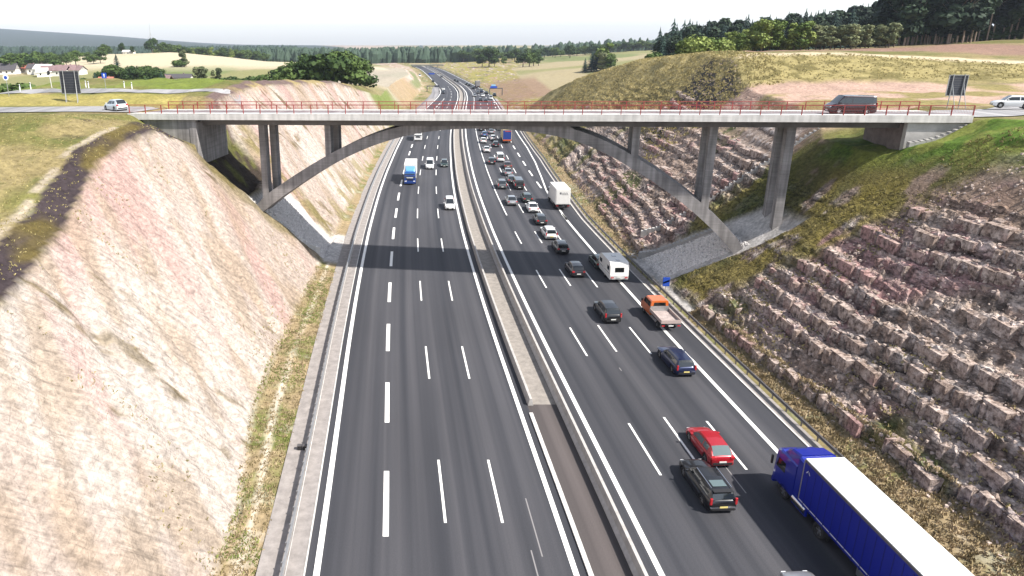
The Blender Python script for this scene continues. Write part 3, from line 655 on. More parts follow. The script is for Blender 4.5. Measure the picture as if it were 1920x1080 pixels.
b = MB(); slab(b, -.2, BL, 9.25, 9.5, -.72, 0.0); slab(b, -.2, BL, 7.6, 9.247, -.118, 0.0); b.build('parapet_kerb', M['concrete_light'], bridge)
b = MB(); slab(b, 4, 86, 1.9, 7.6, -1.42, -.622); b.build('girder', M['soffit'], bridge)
b = MB(); slab(b, -.2, BL, 1.9, 7.6, -.119, -.06); me_ = b.mesh('roadway', M['asphalt2']); lane_uv(me_); link('roadway', me_, bridge)
# railings
for o_, nm in ((.16, 0), (9.34, 1)):
    r = MB()
    for s in range(0, 90, 2):
        s1 = min(s + 2, 90)
        for h, tk in ((.98, .065), (.60, .02), (.22, .02)):
            P0, P1 = BP(s, o_, dz(s, o_) + h) - BA, BP(s1, o_, dz(s1, o_) + h) - BA
            r.sweep([P0, P1], [(-tk/2, -tk/2), (-tk/2, tk/2), (tk/2, tk/2), (tk/2, -tk/2)], caps=False)
    for s in np.arange(.14, 89.9, .14):
        p0 = BP(s, o_, dz(s, o_) + .22) - BA; p1 = p0 + Vector((0, 0, .74)); w_ = BU * .007
        r.add([p0 - w_, p0 + w_, p1 + w_, p1 - w_], [(0, 1, 2, 3)])
    ro = r.build('railing', M['red_rail'], bridge)
    pm = MB(); pm.box((0, 0, .49), (.07, .12, .98), rz=math.atan2(BU.y, BU.x)); pmesh = pm.mesh('post', M['red_rail'])
    for s in np.arange(0, 90.1, 2.0):
        p = link('post', pmesh, ro); p.location = BP(s, o_, dz(s, o_)) - BA
# arch rib
low = [(14.9, 8.4), (15.6, 9.0), (18.7, 11.15), (21.5, 12.95), (25, 14.95), (28.3, 16.45), (31.2, 17.4), (33.8, 18.05), (37, 18.5), (41, 18.7), (45, 18.55), (49, 18.1), (52.5, 17.2), (55.5, 15.9), (59.7, 13.5), (63, 11.3), (65.6, 9.3), (67.7, 7.4), (69.2, 5.9), (69.9, 5.1)]
def arch_top(s, z):
    t = 1.35 if s < 20 or s > 64 else 1.15
    return min(z + t, deckz(s) - 1.30)
low = [(13.6, 7.3)] + low + [(71.2, 3.6)]
sl = np.linspace(13.6, 71.2, 62); zl = np.interp(sl, [p[0] for p in low], [p[1] for p in low])
for _ in range(2): zl[1:-1] = (zl[:-2] + zl[1:-1]*2 + zl[2:]) / 4
b = MB(); P = []
for s, z in zip(sl, zl):
    # thickness square to the rib
    i = np.searchsorted(sl, s); sl0 = (np.interp(s+.5, sl, zl) - np.interp(s-.5, sl, zl)); t = 1.15 * math.sqrt(1 + sl0*sl0)
    t = t * (1 + .15 * abs(s - 42) / 28)
    top = min(z + t, deckz(s) - 1.36)
    if 33 < s < 51: top = deckz(s) - 1.36
    for o, zz in ((2.6, z), (6.9, z), (6.9, top), (2.6, top)): P.append(BPC(s, o, zz) - BA)
n = len(sl)
b.add(P, [(i*4+j, i*4+(j+1) % 4, (i+1)*4+(j+1) % 4, (i+1)*4+j) for i in range(n-1) for j in range(4)] + [(3,2,1,0), ((n-1)*4, (n-1)*4+1, (n-1)*4+2, (n-1)*4+3)])
b.build('arch', M['arch_concrete'], bridge)
def arch_z(s):
    return float(np.interp(s, sl, zl)) + .9
# columns in pairs
for (s0, s1, foot) in ((14.5, 15.25, 8.8), (22.6, 23.3, None), (57.7, 58.5, None), (65.8, 66.65, None), (73.7, 74.6, 6.4)):
    for o0, o1 in ((2.68, 3.72), (5.78, 6.8)):
        zb = foot if foot else arch_z((s0 + s1) / 2)
        b = MB(); bb(b, s0, s1, o0, o1, zb, dz(s0, o0) - 1.421, zb, dz(s1, o0) - 1.421, skew=True)
        b.build('column', M['arch_concrete'], bridge)
for (s, z) in ((15.2, 9.0), (69.6, 5.6)):
    b = MB(); bb(b, s - 1.4, s + 1.4, 1.9, 7.6, z - 3.2, z - 1.5, z - 3.2, z - 1.5); pass
b = MB(); bb(b, 72.7, 75.5, 1.7, 7.8, 6.0, 8.15); pass
# abutments with wing walls
b = MB(); bb(b, 2.0, 8.0, .9, 8.6, 14.0, dz(5, 5) - .78); bb(b, -1, 2.0, .9, 1.5, 15.0, dz(0, 1) - .74); bb(b, 7.2, 8.01, .3, .9, 14.0, dz(8, 0) - .74)
b.build('abutment', M['wall_concrete'], bridge)
b = MB(); P = [BP(s, o, z) - BA for o in (.35, .88) for (s, z) in ((-6, 19.2), (7.2, 14.5), (7.2, dz(7.2, 0) - .74), (-6, dz(0, 0) - .74))]
b.add(P, [(0,1,2,3),(7,6,5,4),(0,4,5,1),(1,5,6,2),(2,6,7,3),(3,7,4,0)]); b.build('wing_wall', M['wall_concrete'], bridge)
b = MB(); bb(b, 84.4, 88.5, .95, 8.6, 14.5, dz(86, 5) - .78, 14.5, dz(88, 5) - .78); b.build('abutment', mat('dark_concrete', (.17, .14, .135), .9, noise=(1.0, .35)), bridge)  # abutment concrete darker than its wing wall
b = MB(); P = [BP(s, o, z) - BA for o in (.30, .93) for (s, z) in ((84.3, 15.2), (92.5, 20.2), (92.5, dz(90, 0) - .74), (84.3, dz(84, 0) - .74))]
b.add(P, [(0,1,2,3),(7,6,5,4),(0,4,5,1),(1,5,6,2),(2,6,7,3),(3,7,4,0)]); b.build('wing_wall', M['concrete'], bridge)

# ------------------------------------------------------------------ vehicles
CARS = {  # L, W, H, belt, hood height, clearance, wheel radius, wheel centres (front, rear from centre), windscreen base/top, roof rear, rear window base (x from centre), tail height
 'hatchback': dict(L=4.2, W=1.76, H=1.47, belt=.93, hood=.80, tail=.98, wr=.31, wf=1.32, wb=-1.26, A0=1.02, A1=.32, B1=-1.45, B0=-1.98, end=-2.02),
 'saloon':    dict(L=4.6, W=1.80, H=1.44, belt=.92, hood=.80, tail=.98, wr=.32, wf=1.40, wb=-1.36, A0=1.02, A1=.28, B1=-.98, B0=-1.62, end=-2.2),
 'estate':    dict(L=4.75, W=1.84, H=1.52, belt=.97, hood=.86, tail=1.02, wr=.34, wf=1.44, wb=-1.36, A0=1.00, A1=.30, B1=-1.95, B0=-2.28, end=-2.3),
 'suv':       dict(L=4.5, W=1.86, H=1.68, belt=1.06, hood=.97, tail=1.08, wr=.37, wf=1.36, wb=-1.34, A0=1.04, A1=.36, B1=-1.72, B0=-2.10, end=-2.15),
 'van':       dict(L=5.2, W=1.92, H=1.98, belt=1.15, hood=1.05, tail=1.12, wr=.34, wf=1.62, wb=-1.45, A0=1.95, A1=1.15, B1=-2.42, B0=-2.54, end=-2.56),
 'mpv':       dict(L=4.4, W=1.82, H=1.74, belt=1.05, hood=.95, tail=1.05, wr=.32, wf=1.38, wb=-1.30, A0=1.42, A1=.62, B1=-1.92, B0=-2.12, end=-2.14),
}
MC = {}
def car_meshes(kind, pm, key, gl, mode):
    """body, windows, and small part meshes of one kind of car; mode: 'panel' = no side windows behind the doors"""
    k = (kind, key, gl, mode)
    if k in MC: return MC[k]
    p = CARS[kind]; L = p['L']; W = p['W'] / 2; H = p['H']; wr = p['wr']; cl = .17
    xs = sorted(set([round(v, 3) for v in list(np.linspace(-L/2, L/2, 25)) + [p['wf'] + d * (wr + .07) for d in (-1.02, -.9, -.7, -.4, 0, .4, .7, .9, 1.02)] + [p['wb'] + d * (wr + .07) for d in (-1.02, -.9, -.7, -.4, 0, .4, .7, .9, 1.02)] + [-L/2 + .05, -L/2 + .14, L/2 - .05, L/2 - .14, L/2-.3]]))
    zx = [-L/2, -L/2 + .10, p['B0'], p['A0'], p['A0'] + .35, L/2 - .35, L/2 - .08, L/2]
    zz = [p['tail'] - .30, p['tail'], p['belt'] + .03, p['hood'] + .06, p['hood'] + .03, p['hood'] - .05, p['hood'] - .16, p['hood'] - .32]
    if p['B0'] < -L/2 + .1: zx[2] = -L/2 + .12
    def top(x): return float(np.interp(x, zx, zz))
    def wid(x):
        a = max(0, abs(x) - L/2 + .55) / .55; return W * (1 - .13 * a ** 2.2) * (.985 if x > 1 else 1)
    def bot(x):
        b_ = cl + .10 * max(0, (abs(x) - L/2 + .35) / .35)
        for xw in (p['wf'], p['wb']):
            ra = wr + .07
            if abs(x - xw) < ra: b_ = max(b_, wr + math.sqrt(ra*ra - (x - xw) ** 2) * .96)
        return b_
    rings = []
    for x in xs:
        w = wid(x); b_ = bot(x); t = top(x); b_ = min(b_, t - .12); h = t - b_
        rings.append([(w*.90, b_), (w*.985, b_ + .03), (w, b_ + h*.30), (w*.998, b_ + h*.62), (w*.965, t - .07), (w*.90, t - .015), (w*.62, t + .012), (w*.3, t + .022)])
    body = MB(); V = []
    for x, r in zip(xs, rings): V += [(x, -a, z) for a, z in r] + [(x, a, z) for a, z in reversed(r)]
    n = 16; F = [(i*n+j, (i+1)*n+j, (i+1)*n+j+1, i*n+j+1) for i in range(len(xs)-1) for j in range(n-1)]
    F += [tuple(range(n)), tuple((len(xs)-1)*n + n-1-j for j in range(n))]
    body.add(V, F, 0, True)
    body.add([(x, y, cl + .06) for x in (-L/2 + .15, L/2 - .15) for y in (-W*.88, W*.88)], [(0, 2, 3, 1)], 1)      # floor
    for xw in (p['wf'], p['wb']):                                                                                     # wheel housings
        body.cyl((xw, -W*.86, wr), (xw, W*.86, wr), wr + .05, mi=1, n=12)
    # greenhouse
    gx = sorted(set([round(v, 3) for v in [p['B0'], p['B0']*.5 + p['B1']*.5, p['B1'], p['B1'] + .12, p['B1'] + .34, p['A1'] - .95, p['A1'] - .87, p['A1'] - .2, p['A1'], p['A1']*.66+p['A0']*.34, p['A1']*.33+p['A0']*.67, p['A0']]]))
    def roof(x): return float(np.interp(x, [p['B0'], p['B0']*.5 + p['B1']*.5, p['B1'], p['B1']*.5+p['A1']*.5, p['A1'], p['A1']*.5+p['A0']*.5, p['A0']], [top(p['B0']) + .01, (top(p['B0']) + H)*.5 + .06, H - .05, H, H - .04, (H + top(p['A0']))*.5 + .05, top(p['A0']) + .01]))
    G = []; taper = .80 if kind not in ('van',) else .90
    for x in gx:
        zr = roof(x); zb = top(x) - .03; w = wid(x)*.915; hh = max(0, (zr - zb)) / (H - p['belt']); wt = w * (1 - (1 - taper) * min(1, hh))
        zs = zb + (zr - zb) * .90 - .02 * hh
        half = [(w, zb), (w*.92 + wt*.08, zb + (zs - zb)*.10), (wt*.93 + w*.07, zb + (zs - zb)*.86), (wt*.985, zs), (wt*.91, zr - .012), (wt*.5, zr + .012*hh), (0, zr + .02*hh)]
        G.append([(x, -a, z) for a, z in half] + [(x, a, z) for a, z in reversed(half[:-1])])
    gl_m = MB(); m = len(G[0]); VV = [v for r in G for v in r]
    bf = []; gf = {}
    for i in range(len(gx) - 1):
        x0, x1 = gx[i], gx[i+1]; xm = (x0 + x1) / 2
        for j in range(m - 1):
            fc = (i*m+j, (i+1)*m+j, (i+1)*m+j+1, i*m+j+1); jj = min(j, m - 2 - j)
            side = jj == 1; topc = jj >= 4
            pil = (p['A1'] - .95 <= xm <= p['A1'] - .87)
            if kind != 'x' and side and p['B1'] + .12 < xm < p['A0'] - .2 and not pil and not (mode == 'panel' and xm < p['A1'] - .9): gf.setdefault(('side_window', j < m // 2, xm > p['A1'] - .9), []).append(fc)
            elif side and kind in ('estate', 'suv', 'mpv') and p['B1'] < xm < p['B1'] + .12: bf.append(fc)
            elif topc and xm > p['A1']: gf.setdefault(('windscreen',), []).append(fc)
            elif topc and xm < p['B1'] and not (mode == 'panel'): gf.setdefault(('rear_window',), []).append(fc)
            else: bf.append(fc)
    body.add(VV, bf, 0, False)
    body.box((0, 0, .0), (.001, .001, .001), 1)
    # trim: door line and sills, bumper strip
    body.box((-L/2 - .005, 0, .42), (.06, W*1.5, .14), 1); body.box((L/2 - .03, 0, .38), (.08, W*1.3, .16), 1)
    bme = body.mesh('body', [pm, M['black']])
    gme = []
    for kk, fs in gf.items():
        used = sorted(set(i_ for f_ in fs for i_ in f_)); mp = {a_: b_ for b_, a_ in enumerate(used)}
        g_ = MB(); g_.add([VV[i_] for i_ in used], [tuple(mp[i_] for i_ in f_) for f_ in fs]); gme.append((kk[0], g_.mesh(kk[0], M[gl])))
    out_ = dict(body=bme, windows=gme, p=p, top=top, wid=wid)
    MC[k] = out_; return out_
_w = {}
def wheel_meshes(r, w=.2):
    k = (round(r, 3), w)
    if k not in _w:
        t = MB(); n = 18; prof = [(r*.62, -w/2), (r*.92, -w/2), (r, -w*.32), (r, w*.32), (r*.92, w/2), (r*.62, w/2)]; V = []
        for i in range(n):
            a = 6.28318*i/n; V += [(q_*math.cos(a), yy, q_*math.sin(a)) for q_, yy in prof]
        t.add(V, [(i*6+j, ((i+1) % n)*6+j, ((i+1) % n)*6+(j+1) % 6, i*6+(j+1) % 6) for i in range(n) for j in range(6)], 0, True)
        tm = t.mesh('wheel', M['tyre'])
        q = MB(); q.cyl((0, -w*.30, 0), (0, w*.30, 0), r*.60, n=14, mi=1)
        for a in range(5):
            c, s_ = math.cos(a*1.2566), math.sin(a*1.2566)
            for sd in (-1, 1):
                y = sd*w*.34
                q.add([(c*r*.1 - s_*r*.09, y, s_*r*.1 + c*r*.09), (c*r*.6 - s_*r*.12, y, s_*r*.6 + c*r*.12), (c*r*.6 + s_*r*.12, y, s_*r*.6 - c*r*.12), (c*r*.1 + s_*r*.09, y, s_*r*.1 - c*r*.09)], [(0, 1, 2, 3)], 0)
        q.cyl((0, -w*.36, 0), (0, w*.36, 0), r*.17, n=8)
        _w[k] = (tm, q.mesh('rim', [M['rim'], M['steel_dark']]))
    return _w[k]
def put_wheels(root, xs, W, r, w=.2, rims=True):
    tm, rm = wheel_meshes(r, w)
    for x in xs:
        for s in (-1, 1):
            o = link('wheel', tm, root); o.location = (x, s * (W - w/2 - .01), r)
            if rims: q = link('rim', rm, o)
def bx(name, c, d, m, root, bev=0.0, **k):
    b = MB(); b.box(c, d, bev=bev, **k); return b.build(name, m, root)
def car(kind, label, col, Y, lane, heading=1, cname=None, gl='glass', detail=2, mode=None, rails=False, group=None, cat=None, X=None, z=0, rz=None, plate='plate'):
    """col: (name, rgb, metallic); lane: offset from the plan line or X"""
    pm = paint(*col); cm = car_meshes(kind, pm, col[0], gl, mode); p = cm['p']; L, W = p['L'], p['W'] / 2
    x = X if X is not None else float(c_(Y)) + lane
    if rz is None:
        d = float(c_(Y + 3) - c_(Y - 3)) / 6; rz = math.atan2(1, d) if heading > 0 else math.atan2(-1, -d)
    nm = {'hatchback': 'hatchback_car', 'saloon': 'saloon_car', 'estate': 'estate_car', 'suv': 'suv_car', 'van': 'van', 'mpv': 'people_carrier'}[kind]
    t = thing(nm, label, cat or ('van' if kind == 'van' else 'car'), (x, Y, z), rz, group)
    link('body', cm['body'], t)
    for nm_, me2 in cm['windows']: link(nm_, me2, t)
    put_wheels(t, (p['wf'], p['wb']), W, p['wr'], rims=detail >= 1)
    if detail >= 1:
        ht = p['hood'] - .20; tt = p['tail'] - .16; 
        key = ('lamps', kind)
        if key not in MC:
            h = MB(); h.box((0, 0, 0), (.14, .30, .11), bev=.03); r_ = MB()
            if kind in ('estate', 'suv', 'van', 'mpv'): r_.box((0, 0, .06), (.10, .17, .46), bev=.03)
            else: r_.box((0, 0, 0), (.14, .34, .19), bev=.04)
            pl = MB(); pl.box((0, 0, 0), (.02, .50, .11))
            mr = MB(); mr.box((0, 0, 0), (.13, .20, .13), bev=.03)
            MC[key] = (h.mesh('headlight', M['white_lamp']), r_.mesh('tail_light', M['red_lamp']), pl.mesh('number_plate', M[plate]), mr)
        h, r_, pl, mr = MC[key]
        for s in (-1, 1):
            o = link('headlight', h, t); o.location = (L/2 - .085, s*(W*.66), ht - .05)
            o = link('tail_light', r_, t); o.location = (-L/2 + .06, s*(W*(.86 if kind in ('estate','suv','van','mpv') else .76)), tt)
            k2 = ('mirror', kind, col[0])
            if k2 not in MC: MC[k2] = mr.mesh('mirror', pm)
            o = link('mirror', MC[k2], t); o.location = (p['A0'] - .32, s*(W + .10), p['belt'] + .06)
        o = link('number_plate', pl, t); o.location = (-L/2 - .04, 0, .56 if kind != 'saloon' else .66)
        o = link('number_plate', pl, t); o.location = (L/2 + .015, 0, .40)
    if rails:
        for s in (-1, 1):
            b = MB(); b.sweep([(p['B1'] + .1, s*W*.70, p['H'] + .015), (p['A1'] - .1, s*W*.70, p['H'] + .015)], [(-.02, 0), (-.02, .05), (.02, .05), (.02, 0)])
            b.build('roof_rail', M['chrome'], t)
    return t
BLK = ('black_car', (.012, .012, .014), .3); NAVY = ('navy_car', (.012, .02, .07), .4); RED = ('red_car', (.42, .012, .022), .3); WHT = ('white_car', (.74, .74, .73), .0)
SIL = ('silver_car', (.45, .46, .47), .7); GRY = ('grey_car', (.14, .145, .15), .6); DGR = ('dark_green_car', (.03, .055, .045), .5); BRN = ('brown_car', (.16, .09, .07), .5)
BLU = ('blue_car', (.04, .14, .34), .4); MAR = ('maroon_car', (.018, .006, .010), .3); DGY = ('graphite_car', (.045, .047, .05), .5)
def roadY(px, py, z=0.): return at(px, py, z)
def carpx(kind, label, col, px, py, heading=1, **k):
    x, y = roadY(px, py, .0); return car(kind, label, col, y, 0, heading, X=x, **k)
# queue on the right carriageway, nearest first
carpx('saloon', 'silver car cut off by the bottom edge beside the blue lorry', SIL, 1533, 1152)
w = carpx('estate', 'black estate car with roof rails and tall red tail lights beside the red car', BLK, 1322, 918, rails=True, gl='glass', plate='plate_y')
for s in (-1, 1):
    bx('trim_strip', (.0, s*.925, .60), (3.2, .015, .03), M['chrome'], w)
bx('bumper', (-2.36, 0, .50), (.10, 1.66, .10), M['chrome'], w, bev=.03); bx('sunroof', (-1.35, 0, 1.525), (.62, .9, .014), M['glass_light'], w); bx('spoiler', (-2.05, 0, 1.50), (.30, 1.25, .04), M['black'], w)
carpx('hatchback', 'red hatchback with a pale rear window ahead of the black estate', RED, 1327, 845, gl='glass_light')
carpx('estate', 'dark navy estate car with silver wheels behind the orange flatbed lorry', NAVY, 1265, 684, rails=True)
carpx('suv', 'black high sided car level with the orange flatbed lorry', ('deep_black_car', (.008, .008, .009), .2), 1137, 592)
carpx('hatchback', 'black car with red tail lights just left of the caravan', ('black_red_car', (.02, .012, .016), .3), 1077, 511)
carpx('hatchback', 'dark green car towing the white caravan', DGR, 1122, 497)
carpx('hatchback', 'black hatchback behind the white high roofed car', BLK, 1050, 469)
carpx('estate', 'white estate car with a black rear window', WHT, 1028, 442)
carpx('hatchback', 'dark hatchback between the two white cars', DGY, 1012, 417)
carpx('saloon', 'low white saloon car left of the white box lorry', ('bright_white_car', (.82, .82, .81), 0), 997, 394)
carpx('hatchback', 'dark green hatchback right behind the black van', DGR, 987, 376)
carpx('saloon', 'silver saloon car in the left hand lane beside the solid line', SIL, 958, 381)
carpx('van', 'black van with a flat grey roof in the queue', ('black_van', (.02, .021, .023), .2), 971, 351, mode='panel')
carpx('hatchback', 'grey car hidden partly by the black van', GRY, 958, 341)
carpx('suv', 'grey car in the left lane level with the black van', GRY, 940, 351)
carpx('saloon', 'silver grey saloon car two places ahead of the black van', SIL, 952, 327, gl='glass')
carpx('saloon', 'reddish brown saloon car between the white van and the silver grey saloon', BRN, 951, 314)
carpx('van', 'white van in the queue below the bridge arch', ('white_van', (.76, .76, .77), 0), 937, 301)
carpx('hatchback', 'dark hatchback in the left lane beside the white van', DGY, 921, 306)
carpx('saloon', 'white saloon car alone in the left lane', WHT, 912, 284, detail=1)
carpx('hatchback', 'black car behind the white car and left of the yellow lorry', BLK, 929, 274, detail=1)
carpx('hatchback', 'white hatchback ahead of the black one beside the yellow lorry', WHT, 924, 262, detail=1)
carpx('hatchback', 'white hatchback behind the blue car', WHT, 906, 267, detail=1)
carpx('hatchback', 'small blue car in the left lane under the arch', BLU, 908, 255, detail=1)
carpx('saloon', 'silver car with a dark rear window under the arch crown', SIL, 921, 250, detail=1)
carpx('hatchback', 'black car farthest left under the arch crown', BLK, 902, 244, detail=1)
carpx('saloon', 'dark car just under the soffit of the arch', DGY, 913, 241, detail=1)
carpx('saloon', 'white car ahead of the yellow lorry', WHT, 937, 243, detail=1)
# left carriageway, coming closer
carpx('mpv', 'white people carrier close to the central reservation', WHT, 843, 389, -1)
carpx('van', 'white van beside the blue lorry', ('white_van', (.76, .76, .77), 0), 806, 314, -1, mode='panel')
carpx('hatchback', 'dark green car in the lane next to the central reservation', DGR, 833, 311, -1)
carpx('hatchback', 'dark car coming out under the arch', DGY, 817, 239, -1, detail=1)
# far beyond the bridge
far = [('saloon', 'dark car just beyond the bridge railing on the right carriageway', BLK, 911, 191), ('van', 'white van beyond the bridge with dark cars around it', WHT, 920, 186), ('hatchback', 'dark car left of the white van beyond the bridge', DGY, 901, 189),
 ('suv', 'black car at the right edge of the far queue', BLK, 927, 180), ('hatchback', 'dark car in the far queue below the van-like silver car', GRY, 896, 175), ('van', 'dark van standing tall in the far queue', NAVY, 902, 173),
 ('saloon', 'long dark car at the right of the far queue', DGY, 912, 176), ('hatchback', 'small dark car left of the grey far lorry', BLK, 887, 166.5), ('hatchback', 'first of the two dark cars leading up to the grey lorry', BLK, 879, 161), ('hatchback', 'tiny dark car ahead where the far queue thins', BLK, 875, 159),
 ('hatchback', 'tiny dark car leading the far pair on the bend', BLK, 852.5, 151.5), ('hatchback', 'tiny dark car following in the far pair on the bend', BLK, 857.5, 153.5),
 ('saloon', 'white car in the far queue next to the dark car', WHT, 905, 181), ('hatchback', 'silver car at the end of the far queue', SIL, 890, 181)]
for kd, lb, cl_, px, py in far: carpx(kd, lb, cl_, px, py, detail=0, group='cars far beyond the bridge')
for kd, lb, cl_, px, py in [('saloon', 'white car on the far left carriageway below the sign gantry', WHT, 831, 168.5), ('saloon', 'dark car behind the white one on the far left carriageway', BLK, 831, 175), ('hatchback', 'dark car under the far blue gantry', BLK, 812, 153.5),
   ('van', 'white van far off on the left carriageway before the bend', WHT, 787, 143.5), ('saloon', 'dark car at the far bend beside the blue gantry', DGY, 828, 145)]: carpx(kd, lb, cl_, px, py, -1, detail=0, group='cars far beyond the bridge')
# on the bridge and its approaches
ub = math.atan2(BU.y, BU.x)
def onbridge(px, z, o):   # distance along the bridge seen at column px
    best = min(np.arange(-10, 110, .1), key=lambda s: abs((PX + FOC * (BP(s, o, 0).x) / (BP(s, o, 0).y * CT - (z - CH) * ST)) - px)); return best
s = onbridge(1592, 21, 3.4); P = BP(s, 3.4, dz(s, 3.4) - .06)
v = car('van', 'dark maroon van driving across the bridge behind the red railing', MAR, 0, 0, X=P.x, z=P.z, rz=ub + math.pi, **{}); v.location.y = P.y; v.scale = (.87, 1, 1.0)
s = onbridge(217, 20.5, 3.4); P = BP(s, 3.4, 19.98); v = car('hatchback', 'silver white hatchback leaving the left end of the bridge', ('pale_silver_car', (.62, .66, .68), .3), 0, 0, X=P.x, z=P.z, rz=ub + math.pi - .5); v.location.y = P.y; v.scale = (.74, .9, .95)
v = car('hatchback', 'white car waiting on the road beyond the right end of the bridge', WHT, 0, 0, X=66.9, z=20.95, rz=math.pi - .45); v.location.y = 75.8; v.scale = (.86, .9, .95)

# ------------------------------------------------------------------ lorries
def loft_box(name, secs, m, root, smooth=False):
    """secs: list of (x, half width bottom, half width top, z0, z1)"""
    b = MB(); V = []
    for (x, wb_, wt, z0, z1) in secs:
        c = .10
        V += [(x, -wb_, z0), (x, -wt, z1 - c), (x, -wt + c, z1), (x, wt - c, z1), (x, wt, z1 - c), (x, wb_, z0)]
    n = len(secs)
    b.add(V, [(i*6+j, (i+1)*6+j, (i+1)*6+(j+1) % 6, i*6+(j+1) % 6) for i in range(n-1) for j in range(6)] + [tuple(range(6)), tuple((n-1)*6 + 5 - j for j in range(6))], 0, smooth)
    return b.build(name, m, root)
def lorry_cab(t, x1, m, Hc=3.0, Lc=2.2, W=2.46, deflector=True):
    """cab with its front at x1, in lorry coordinates"""
    w = W/2
    body = loft_box('cab', [(x1 - Lc, w, w, .75, Hc), (x1 - .55, w, w, .75, Hc), (x1 - .22, w, w - .04, .55, Hc - .12), (x1 - .04, w - .02, w - .10, .5, 1.95), (x1, w - .06, w - .12, .5, 1.25)], m, t)
    b = MB(); P = [(x1 - .035, -w + .16, 1.98), (x1 - .035, w - .16, 1.98), (x1 - .25 + .03, w - .2, Hc - .22), (x1 - .25 + .03, -w + .2, Hc - .22)]
    P = [(x1 + .02, -w + .14, 1.50), (x1 + .02, w - .14, 1.50), (x1 - .155, w - .18, Hc - .22), (x1 - .155, -w + .18, Hc - .22)]
    Q = [(a - .05, b_, c) for (a, b_, c) in P]
    b.add(P + Q, [(0,1,2,3),(7,6,5,4),(0,4,5,1),(1,5,6,2),(2,6,7,3),(3,7,4,0)]); b.build('windscreen', M['glass'], t)
    for s in (-1, 1):
        b = MB(); b.add([(x1 - .30, s*(w + .006), 1.75), (x1 - 1.25, s*(w + .006), 1.75), (x1 - 1.25, s*(w + .006), 2.45), (x1 - .50, s*(w + .006), 2.45)], [(0,1,2,3)] if s < 0 else [(3,2,1,0)])
        b.add([(x1 - .30, s*(w - .03), 1.75), (x1 - 1.25, s*(w - .03), 1.75), (x1 - 1.25, s*(w - .03), 2.45), (x1 - .50, s*(w - .03), 2.45)], [(3,2,1,0)] if s < 0 else [(0,1,2,3)])
        b.build('side_window', M['glass'], t)
        bx('mirror', (x1 - .12, s*(w + .20), 2.05), (.16, .12, .62), M['black'], t, bev=.03)
        bx('headlight', (x1 - .02, s*(w - .32), .78), (.10, .40, .20), M['white_lamp'], t, bev=.03)
    bx('bumper', (x1 - .05, 0, .52), (.22, W - .1, .38), m, t, bev=.05)
    g_ = MB()
    for i in range(4): g_.box((x1 + .012, 0, 1.0 + i*.13), (.03, 1.3, .06))
    g_.build('grille', M['black'], t)
    if deflector:
        loft_box('roof_deflector', [(x1 - Lc, w - .08, w - .12, Hc - .02, Hc + .72), (x1 - 1.3, w - .1, w - .16, Hc - .02, Hc + .55), (x1 - .75, w - .18, w - .3, Hc - .02, Hc + .14)], m, t)
def chassis(t, x0, x1, m=None):
    b = MB(); b.box(((x0+x1)/2, .42, .85), (x1-x0, .12, .24)); b.box(((x0+x1)/2, -.42, .85), (x1-x0, .12, .24))
    for x in np.arange(x0 + .4, x1, 1.3): b.box((x, 0, .85), (.12, .84, .2))
    b.build('chassis', m or M['black'], t)
def heading_at(Y, hd):
    d = float(c_(Y + 4) - c_(Y - 4)) / 8; return math.atan2(1, d) if hd > 0 else math.atan2(-1, -d)
# blue articulated lorry in the foreground
PB = paint('lorry_blue', (.006, .018, .30), .1, .3); CB = mat('blue_curtain', (.005, .014, .27), .42, noise=(.5, .10), bump=(.9, .25, .05), spec=.4)
X0, Y0 = 24.45, 37.5                     # middle of the cab front
t = thing('articulated_lorry', 'large blue articulated lorry with a white trailer roof in the bottom right', 'lorry', (X0, Y0, 0), heading_at(34, 1) + .012)
lorry_cab(t, 0, PB, Hc=3.05, Lc=2.25)
chassis(t, -6.3, -.6)
bx('side_skirt', (-2.95, 1.14, .78), (1.5, .16, .72), PB, t, bev=.05); bx('side_skirt', (-2.95, -1.14, .78), (1.5, .16, .72), PB, t, bev=.05)
b = MB(); b.cyl((-3.6, 1.02, .72), (-2.3, 1.02, .72), .30, n=14); b.build('fuel_tank', M['chrome'], t)
loft_box('cab_side_fairing', [(-2.72, 1.20, 1.16, .9, 3.6), (-2.28, 1.22, 1.18, .9, 3.7)], PB, t)
bx('hatch', (-.95, 0, 3.20), (.55, .7, .05), M['glass'], t, bev=.01)
for x, w_ in ((-1.35, .3), (-4.95, .55)):
    put_wheels(t, (x,), 1.24, .50, w_)
for s in (-1, 1):
    b = MB(); n_ = 9
    for x in (-1.35, -4.95):
        pts = [(x + .62*math.cos(a), s*1.06, .50 + .60*math.sin(a)) for a in np.linspace(.15, 2.99, n_)]
        for i in range(n_ - 1):
            (xa, ya, za), (xb, yb, zb) = pts[i], pts[i+1]; b.add([(xa, s*.86, za), (xb, s*.86, zb), (xb, s*1.235, zb), (xa, s*1.235, za)], [(0,1,2,3)])
    b.build('mudguard', M['black'], t)
# trailer (its own part of the lorry: coupled, moves with it)
TL, TX = 13.6, -2.85
tr = MB(); tr.box((TX - TL/2, 0, 2.55), (TL - .06, 2.47, 2.72)); tr = tr.build('trailer_body', CB, t)
SB = mat('curtain_strap', (.004, .010, .16), .5)
for s in (-1, 1):
    b = MB()
    for i in range(21): b.box((TX - .5 - i*.63, s*1.241, 2.42), (.045, .012, 2.5)); b.box((TX - .5 - i*.63, s*1.246, 1.08), (.06, .02, .3))
    b.box((TX - 6.8, s*1.240, 1.24), (12.9, .008, .05)); b.build('curtain_straps', SB, tr)
bx('trailer_roof', (TX - TL/2, 0, 3.955), (TL, 2.40, .08), mat('white_tarpaulin', (.86, .86, .85), .55, noise=(.6, .03), bump=(.7, .25, .04)), tr, bev=.02)
b = MB()
for i in range(22): b.box((TX - .4 - i*.61, 0, 4.0), (.05, 2.36, .018))
